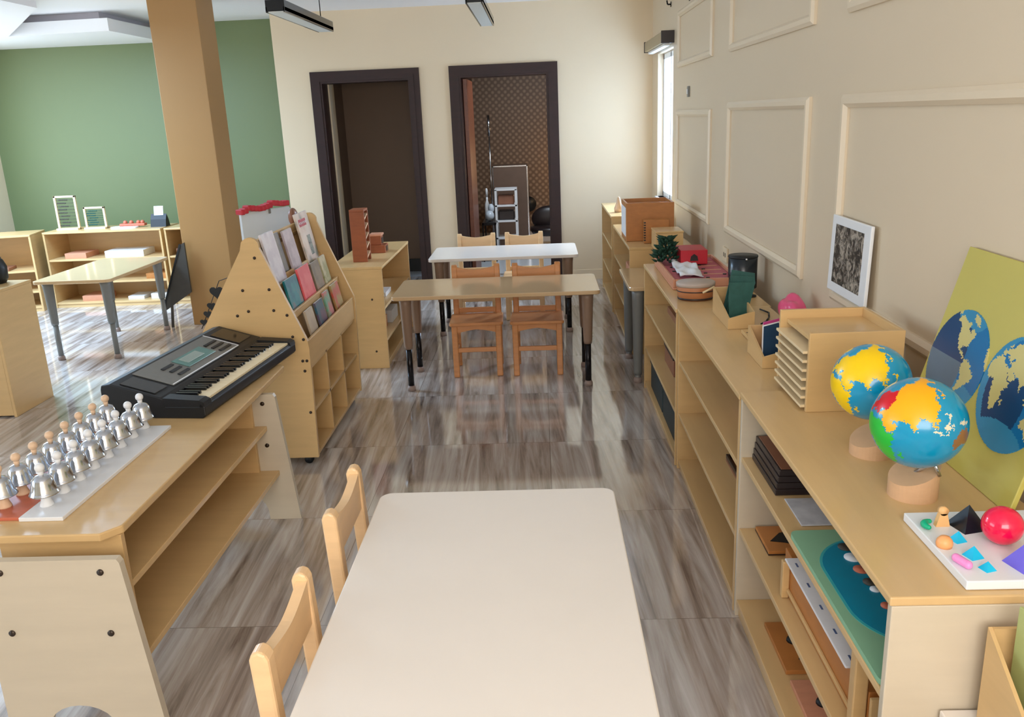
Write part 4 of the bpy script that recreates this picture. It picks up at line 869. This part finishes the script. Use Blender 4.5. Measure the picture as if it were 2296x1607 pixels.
sbox('long_tray', 'long brown tray on the upper shelf beneath the pink tray', 'tray', (0.20, 0.70, 0.035), (0.80, 4.35, 0.515), M['brownlid'])
t = thing('dark_box', 'brown box with a dark rim on the second shelf beneath the pink tray', 'box', (0.78, 4.42, 0.265))
bm = BM(); box(bm, -0.11, 0.11, -0.16, 0.16, 0, 0.10, 0.003); obj('body', bm, M['brownlid'], t)
bm = BM(); box(bm, -0.115, 0.115, -0.165, 0.165, 0.09, 0.115, 0.003); obj('lid', bm, M['dkbrown'], t)
sbox('folded_cloth', 'pink folded cloth on the second shelf beneath the pink tray', 'cloth', (0.16, 0.18, 0.05), (0.78, 4.12, 0.265), M['rosefelt'], bev=0.012)
for k, (y, lab) in enumerate(((4.55, 'dark green storage box on the bottom shelf, farther of two'), (4.06, 'dark green storage box on the bottom shelf, nearer of two'))):
    t = thing('storage_box', lab, 'box', (0.79, y, 0.046), group='dark green boxes on the bottom shelf')
    bm = BM(); box(bm, -0.17, 0.17, -0.23, 0.23, 0, 0.15, 0.006); obj('body', bm, M['dkgreen'], t)
    bm = BM(); box(bm, -0.175, 0.175, -0.235, 0.235, 0.15, 0.165, 0.004); obj('lid', bm, M['dkgreen'], t)

# card holders on the middle unit
def card_holder(label, loc, dims=(0.105, 0.30, 0.13), group='birch card holders'):
    """front (low) end at local y = 0"""
    wd, dp, h = dims; t = thing('card_holder', label, 'card holder', loc, 0, group)
    hl = h*0.40; tk = 0.007
    for x in (0, wd-tk):
        bm = BM(); hh = hl if x == 0 else h*0.62
        prism(bm, [(0, 0), (dp, 0), (dp, h), (0, hh)], x, x+tk, 'x'); obj('side_panel', bm, M['ply'], t)
    bm = BM(); prism(bm, [(tk, 0), (wd-tk, 0), (wd-tk, h*0.62), (tk, hl)], 0, tk, 'y'); obj('front_panel', bm, M['ply'], t)
    bm = BM(); box(bm, tk, wd-tk, dp-tk, dp, 0, h); obj('back_panel', bm, M['ply'], t)
    bm = BM(); box(bm, tk, wd-tk, tk, dp-tk, 0, tk); obj('base_panel', bm, M['ply'], t)
    return t
card_holder('birch card holder with dark green cards on the middle right shelf', (0.735, 3.31, 0.763), (0.105, 0.31, 0.11))
card_holder('smaller birch card holder with navy cards beside the tray cabinet', (0.733, 2.765, 0.763), (0.10, 0.21, 0.10))
card_holder('birch holder with an olive card at the lower right corner', (0.752, 1.13, 0.546), (0.12, 0.17, 0.19))
for k, (dx, dy, rz, h, lab) in enumerate(((0.050, 0.10, 0.30, 0.155, 'dark green card standing at the front of the larger card holder'), (0.055, 0.15, 0.12, 0.175, 'dark green card in the middle of the larger card holder'), (0.053, 0.20, 0.0, 0.19, 'dark green card at the back of the larger card holder'))):
    bm = BM(); prism(bm, [(-0.030, 0), (0.040, 0), (0.056, h*0.86), (0.046, h), (-0.050, h*0.92)], -0.003, 0.003, 'y')
    tag(obj('green_card', bm, M['cardgreen'], loc=(0.738+dx-0.004*k, 3.31+dy, 0.782), rot=(-0.12, 0.16+0.09*k, rz*0.2)), lab, 'card', 'dark green cards')
for k, (dx, dy, m, h, lab) in enumerate(((0.048, 0.06, 'navyc', 0.135, 'navy blue card with pale border at the front of the smaller holder'), (0.058, 0.085, 'magenta', 0.14, 'magenta card just behind the navy card'), (0.062, 0.105, 'pinkp', 0.135, 'pink card behind the magenta card'))):
    t = thing('card', lab, 'card', (0.733+dx, 2.765+dy, 0.771), rot=(-0.16, 0, 0.10))
    bm = BM(); prism(bm, [(-0.036, 0), (0.036, 0), (0.040, h*0.66), (0.028, h), (-0.030, h*0.92)], -0.002, 0.002, 'y'); obj('sheet', bm, M['paper'] if k == 0 else M[m], t)
    if k == 0:
        bm = BM(); prism(bm, [(-0.033, 0.003), (0.033, 0.003), (0.037, h*0.65), (0.026, h-0.004), (-0.027, h*0.92-0.004)], -0.0026, -0.0018, 'y'); obj('print', bm, M['navyc'], t)
sbox('olive_card', 'olive green card with a blue top edge standing in the corner holder', 'card', (0.006, 0.11, 0.24), (0.792, 1.215, 0.556), M['limegreen'], rz=0.15)
t = thing('blue_card', 'light blue card in the corner holder behind the olive one', 'card', (0.806, 1.215, 0.556), 0.15)
bm = BM(); box(bm, -0.003, 0.003, -0.05, 0.05, 0, 0.246, 0.001); obj('sheet', bm, M['cyan'], t)
# flat wooden slot block on the shelf between the holders
t = thing('slotted_block', 'flat birch block with two dark slots between the card holders', 'block', (0.772, 2.985, 0.763))
bm = BM(); box(bm, 0, 0.10, 0, 0.26, 0, 0.014, 0.002); obj('block', bm, M['ply'], t)
bm = BM(); box(bm, 0.008, 0.060, 0.205, 0.213, 0.0135, 0.0146); box(bm, 0.024, 0.048, 0.10, 0.108, 0.0135, 0.0146); obj('slot', bm, M['dkbrown'], t)
bm = BM(); box(bm, 0.024, 0.048, 0.040, 0.060, 0.0135, 0.018, 0.001); obj('label_holder', bm, M['edge'], t)
# pink bag
bm = BM(); sphere(bm, (0, 0, 0.055), 0.055, 32, 20, s=(0.95, 1.5, 1.05))
for v in bm.verts:
    n = 0.10*math.sin(v.co.x*90+v.co.y*40)+0.08*math.sin(v.co.y*75-v.co.z*60); v.co = Vector((v.co.x*(1+n), v.co.y*(1+n), max(0.0, v.co.z*(1+n*0.6))))
tag(obj('plastic_bag', bm, M['pinkpl'], loc=(1.005, 3.37, 0.763), smooth=True), 'shiny pink plastic bag by the wall behind the navy cards', 'bag')
bm = BM(); pts = [(1.0, 3.62), (1.02, 3.55), (1.00, 3.47), (0.97, 3.40), (0.94, 3.36)]
for a, b_ in zip(pts, pts[1:]): tube(bm, (a[0]-0.06, a[1], 0.768), (b_[0]-0.06, b_[1], 0.768), 0.0035, seg=8)
tag(obj('cable', bm, M['black']), 'thin black cable lying on the shelf beside the larger card holder', 'cable')

# on the third shelf
t = thing('pink_tray', 'salmon wooden tray lined with rose felt on the right shelf', 'tray', (0.643, 4.14, 0.758), -0.005)
bm = BM(); box(bm, 0, 0.33, 0, 0.72, 0, 0.012, 0.003); obj('base', bm, M['salmon'], t)
for a, b_, c, d, nm in ((0, 0.012, 0, 0.72, 'long_rim'), (0.318, 0.33, 0, 0.72, 'long_rim'), (0.012, 0.318, 0, 0.012, 'short_rim'), (0.012, 0.318, 0.708, 0.72, 'short_rim')):
    bm = BM(); box(bm, a, b_, c, d, 0.012, 0.052, 0.003); obj(nm, bm, M['salmon'], t)
bm = BM(); box(bm, 0.012, 0.318, 0.012, 0.708, 0.012, 0.036, 0.003); fl = obj('felt', bm, M['rosefelt'], t)
bm = BM()
for (x, y) in ((0.05, 0.30), (0.055, 0.42), (0.19, 0.1), (0.20, 0.22), (0.21, 0.34), (0.21, 0.46), (0.21, 0.58), (0.28, 0.06), (0.29, 0.18)): lathe(bm, [(0.010, 0.036), (0.010, 0.040)], 12, (x, y, 0))
obj('button', bm, M['black'], fl)
for k in range(5): bm = BM(); box(bm, 0.17, 0.30, 0.07+0.12*k, 0.085+0.12*k, 0.036, 0.038, 0.0); obj('stripe', bm, M['salmon'], fl)
bm = BM(); n = 10; g = []
for i in range(n+1):
    for j in range(21):
        x = 0.05+0.12*i/n+0.02*j/20; y = 0.04+0.52*j/20; z = 0.045+0.008*math.sin(j*0.9+i*0.4)+0.010*math.sin(i*1.1)*math.sin(j*0.5); g.append(bm.verts.new((x, y, z)))
for i in range(n):
    for j in range(20): bm.faces.new((g[i*21+j], g[(i+1)*21+j], g[(i+1)*21+j+1], g[i*21+j+1]))
o = obj('white_cloth', bm, M['paper'], loc=(0.643, 4.20, 0.765), smooth=True); tag(o, 'crumpled white cloth lying across the pink tray', 'cloth')
sm = o.modifiers.new('thick', 'SOLIDIFY'); sm.thickness = 0.006
t = thing('red_box', 'red cardboard box with a dark arch opening behind the pink tray', 'box', (0.755, 4.60, 0.800))
bm = BM(); box(bm, 0, 0.145, 0, 0.20, 0, 0.078, 0.003); obj('box', bm, M['redm'], t)
bm = BM(); prism(bm, [(0.05, 0.02), (0.095, 0.02), (0.09, 0.045), (0.072, 0.058), (0.055, 0.045)], -0.002, 0.004, 'y'); obj('arch', bm, M['dkbrown'], t)
bm = BM(); random.seed(3)
for i in range(150):
    a, b_, r = random.random()*2*PI, random.random(), 0.012+0.012*random.random(); hh = b_*0.13; rad = 0.075*(1-b_*0.75)*math.sqrt(random.random())
    c = Vector((rad*math.cos(a), rad*math.sin(a), hh+0.01)); d = Vector((math.cos(a), math.sin(a), 0.5)).normalized()
    lathe(bm, [(0.004, 0), (r*0.5, r*0.6), (0, r*2.2)], 6, m=Matrix.Translation(c) @ d.to_track_quat('Z', 'Y').to_matrix().to_4x4())
tag(obj('toy_fir_tree', bm, M['fir'], loc=(0.690, 4.70, 0.798)), 'dark green bushy toy fir at the far corner of the pink tray', 'plant')
t = thing('oval_basket', 'copper brown oval box with a pale stick in front of the pink tray', 'basket', (0.715, 3.925, 0.758))
bm = BM(); lathe(bm, [(0.075, 0), (0.082, 0.005), (0.088, 0.06), (0.086, 0.064), (0.0, 0.064)], 32, sy=0.85); obj('body', bm, M['copper'], t, smooth=True)
bm = BM(); lathe(bm, [(0.090, 0.064), (0.091, 0.080), (0.086, 0.084), (0, 0.084)], 32, sy=0.85); obj('lid', bm, mat('gray_lid', (186, 170, 158), 0.5, var=0.1, scale=(20, 20, 20)), t, smooth=True)
bm = BM(); lathe(bm, [(0.0835, 0.004), (0.085, 0.012), (0.083, 0.012)], 32, sy=0.85); lathe(bm, [(0.0872, 0.04), (0.0885, 0.043), (0.0872, 0.045)], 32, sy=0.85); obj('band', bm, M['dkbrown'], t, smooth=True)
bm = BM(); tube(bm, (0.02, -0.074, 0.042), (0.075, -0.060, 0.066), 0.005, seg=10); obj('stick', bm, M['edge'], t)
t = thing('black_tin', 'tall black cylindrical tin beside the pink tray', 'tin', (0.985, 4.15, 0.758))
bm = BM(); lathe(bm, [(0.068, 0), (0.070, 0.003), (0.070, 0.155), (0.066, 0.157), (0.064, 0.14), (0, 0.13)], 36); obj('body', bm, M['navyp'], t, smooth=True)
bm = BM(); lathe(bm, [(0.0705, 0.150), (0.0725, 0.155), (0.0705, 0.161)], 36); obj('rim', bm, M['black'], t, smooth=True)
bm = BM(); sphere(bm, (0.0, -0.072, 0.150), 0.006, 12, 8); obj('stud', bm, M['chrome'], t, smooth=True)
bm = BM(); box(bm, -0.07, 0.05, -0.05, 0.05, 0, 0.012, 0.004); tag(obj('black_case', bm, M['black'], loc=(0.93, 3.93, 0.758), rot=(0, 0, 0.5)), 'flat black case between the copper box and the green cards', 'case')

# wooden boxes on the fourth shelf
t = thing('open_wooden_box', 'large orange brown open wooden box with a divider by the window', 'box', (0.592, 5.92, 0.743))
for a, b_, c, d, nm in ((0, 0.33, 0, 0.014, 'front_panel'), (0, 0.33, 0.346, 0.36, 'back_panel'), (0, 0.014, 0.014, 0.346, 'side_panel'), (0.316, 0.33, 0.014, 0.346, 'side_panel'), (0.014, 0.316, 0.17, 0.184, 'divider')):
    bm = BM(); box(bm, a, b_, c, d, 0, 0.262 if nm != 'divider' else 0.25, 0.003); obj(nm, bm, M['midwood'], t)
bm = BM(); box(bm, -0.003, 0.0, 0.03, 0.33, 0.03, 0.23, 0.001); obj('white_sheet', bm, M['paper'], t)
bm = BM(); box(bm, 0.014, 0.316, 0.014, 0.346, 0, 0.012); obj('base_panel', bm, M['midwood'], t)
t = thing('notched_block', 'wooden panel with a comb of dark notches before the open wooden box', 'panel', (0.70, 5.80, 0.743))
bm = BM(); box(bm, 0, 0.17, 0, 0.05, 0, 0.16, 0.003); obj('panel', bm, M['midwood'], t)
bm = BM(); [box(bm, -0.001, 0.012, -0.002, 0.02, 0.018+0.017*k, 0.027+0.017*k) for k in range(8)]; obj('notch', bm, M['dkbrown'], t)
t = thing('lidded_wooden_box', 'light wooden box with a flat lid in front of the larger wooden box', 'box', (0.735, 5.46, 0.743))
bm = BM(); box(bm, 0, 0.175, 0, 0.22, 0, 0.112, 0.002); obj('body', bm, M['ply'], t)
bm = BM(); box(bm, -0.003, 0.178, -0.003, 0.223, 0.113, 0.124, 0.002); obj('lid', bm, M['plyt'], t)
for k in range(2):
    sbox('wooden_plank', ['lower of two wooden boards lying in the shelf under the boxes', 'upper of two wooden boards lying in the shelf under the boxes'][k], 'board', (0.30, 0.5, 0.028), (0.765, 5.95, 0.50+0.030*k), M['salmon'], group='boards in the fourth shelf')
bm = BM(); lathe(bm, [(0.035, 0), (0.04, 0.03), (0.02, 0.08), (0.012, 0.12), (0, 0.13)], 16); tag(obj('pale_figure', bm, M['beige'], loc=(0.66, 7.25, 0.801), smooth=True), 'pale peach ornament on the farthest shelf before the white wall', 'ornament')
# framed print leaning on the panel moulding
t = thing('framed_print', 'small black and white print in a white frame leaning on the right wall', 'picture', (1.066, 2.79, 0.951), rot=(0, 0.03, 0))
bm = BM(); box(bm, 0, 0.012, 0, 0.37, -0.0, 0.275, 0.003); obj('frame', bm, M['white'], t)
m_ = bpy.data.materials.new('engraving'); m_.use_nodes = True; nt = m_.node_tree; bs = nt.nodes['Principled BSDF']
tc = nt.nodes.new('ShaderNodeTexCoord'); nz = nt.nodes.new('ShaderNodeTexNoise'); nz.inputs['Scale'].default_value = 26; nz.inputs['Detail'].default_value = 8; nz.inputs['Roughness'].default_value = 0.7; nz.inputs['Distortion'].default_value = 1.2
cr = nt.nodes.new('ShaderNodeValToRGB'); cr.color_ramp.elements[0].position = 0.44; cr.color_ramp.elements[0].color = lin((34, 30, 26))+(1,); cr.color_ramp.elements[1].position = 0.62; cr.color_ramp.elements[1].color = lin((176, 166, 152))+(1,)
nt.links.new(tc.outputs['Object'], nz.inputs['Vector']); nt.links.new(nz.outputs['Fac'], cr.inputs[0]); nt.links.new(cr.outputs[0], bs.inputs['Base Color']); bs.inputs['Roughness'].default_value = 0.4
bm = BM(); box(bm, -0.0015, 0.001, 0.055, 0.325, 0.035, 0.245); obj('print', bm, m_, t)

# low cabinet at the right lower corner
t = thing('low_cabinet', 'low white topped cabinet against the near end of the right shelf', 'cabinet', (0.70, 0.75, 0))
bm = BM(); box(bm, 0, 0.385, 0, 0.578, 0.525, 0.545, 0.003); obj('top', bm, M['lam'], t)
for x in (0.0, 0.367):
    bm = BM(); box(bm, x, x+0.018, 0.005, 0.573, 0, 0.525, 0.002); obj('side_panel', bm, M['ply'], t)
bm = BM(); box(bm, 0.018, 0.367, 0.56, 0.573, 0.02, 0.525); obj('back_panel', bm, M['ply'], t)

# ------------------------------------------------------------------ seen through the right door
t = thing('ladder_shelf', 'white open shelf with three bays in the room behind the right door', 'shelf', (-0.535, 10.0, 0))
for x in (0, 0.235):
    for y in (0, 0.25):
        bm = BM(); box(bm, x, x+0.025, y, y+0.025, 0, 0.80, 0.002); obj('post', bm, M['white'], t)
for z in (0.22, 0.42, 0.60, 0.785):
    bm = BM(); box(bm, 0, 0.26, 0, 0.275, z, z+0.02, 0.002); obj('shelf', bm, M['white'], t)
for k, (z, lab) in enumerate(((0.62, 'brown jars on the upper bay of the white shelf'), (0.44, 'dark brown box in the lower bay of the white shelf'))):
    sbox('brown_box', lab, 'box', (0.19, 0.18, 0.11), (-0.405, 10.14, z), M['brownlid' if k == 0 else 'dkbrown'], bev=0.012)
t = thing('glass_cabinet', 'brown cabinet with thin metal edges behind the white shelf', 'cabinet', (-0.60, 10.9, 0))
bm = BM(); box(bm, 0, 0.45, 0, 0.4, 0, 1.02, 0.004); obj('body', bm, mat('cabinet_brown', (112, 86, 70), 0.4, var=0.15, scale=(8, 8, 8)), t)
bm = BM(); [box(bm, x, x+0.014, -0.006, 0, 0.0, 1.02) for x in (0, 0.436)]; box(bm, 0, 0.45, -0.006, 0, 1.006, 1.02); obj('metal_edge', bm, M['chrome'], t)
t = thing('metal_pole_stand', 'slim metal pole standing in the dark room', 'stand', (-0.60, 10.6, 0))
bm = BM(); tube(bm, (0, 0, 0.02), (0, 0, 1.62), 0.009); obj('pole', bm, M['chrome'], t)
bm = BM(); lathe(bm, [(0.10, 0), (0.10, 0.012), (0.02, 0.03)], 20); obj('base', bm, M['legdark'], t)
bm = BM(); tube(bm, (0, 0, 1.40), (0, 0, 1.64), 0.016); obj('head', bm, M['chrome'], t)
t = thing('side_cart', 'dark cart with white bundles just inside the right door', 'cart', (-0.68, 9.75, 0))
bm = BM(); box(bm, 0, 0.16, 0, 0.5, 0.42, 0.45, 0.003); box(bm, 0, 0.16, 0, 0.5, 0.10, 0.12, 0.003); obj('shelf', bm, M['legdark'], t)
for x in (0.0, 0.145):
    for y in (0, 0.485): bm = BM(); box(bm, x, x+0.015, y, y+0.015, 0, 0.45); obj('post', bm, M['legdark'], t)
bm = BM(); sphere(bm, (0, 0, 0.06), 0.06, s=(0.9, 1.2, 1.0)); sphere(bm, (0.02, 0.02, 0.14), 0.045, s=(0.8, 1, 1.2)); tag(obj('white_bundle', bm, M['whiteboard'], loc=(-0.60, 9.95, 0.451)), 'pale blue white bundle on the dark cart', 'bundle')
t = thing('spray_bottle', 'slim white bottle standing behind the bundle on the dark cart', 'bottle', (-0.635, 10.14, 0.451))
bm = BM(); lathe(bm, [(0.025, 0), (0.03, 0.02), (0.03, 0.17), (0.012, 0.22), (0.012, 0.26)], 16); obj('body', bm, M['white'], t, smooth=True)
bm = BM(); lathe(bm, [(0.014, 0.26), (0.014, 0.34), (0.008, 0.36)], 14); obj('cap', bm, M['white'], t, smooth=True)
t = thing('hanging_pan', 'dark pan hanging on the lattice wall', 'pan', (-0.17, 12.27, 0.40))
bm = BM(); tube(bm, (0, 0, 0), (0, -0.05, 0), 0.10, 0.11, 24); obj('pan', bm, M['black'], t)
bm = BM(); box(bm, -0.015, 0.015, -0.05, -0.035, 0.09, 0.26, 0.004); obj('handle', bm, M['black'], t)
t = thing('round_armchair', 'dark rounded chair at the right side of the dark room', 'armchair', (0.10, 10.6, 0))
bm = BM(); lathe(bm, [(0.20, 0.18), (0.24, 0.24), (0.23, 0.28), (0, 0.29)], 28); obj('seat', bm, M['dkbrown'], t, smooth=True)
bm = BM(); sphere(bm, (0, 0.16, 0.36), 0.2, 24, 14, s=(1.1, 0.35, 0.8)); obj('backrest', bm, M['dkbrown'], t, smooth=True)
for a in (0.8, 2.4, 3.9, 5.5): bm = BM(); tube(bm, (0.15*math.cos(a), 0.15*math.sin(a), 0.2), (0.19*math.cos(a), 0.19*math.sin(a), 0), 0.012); obj('leg', bm, M['legdark'], t)
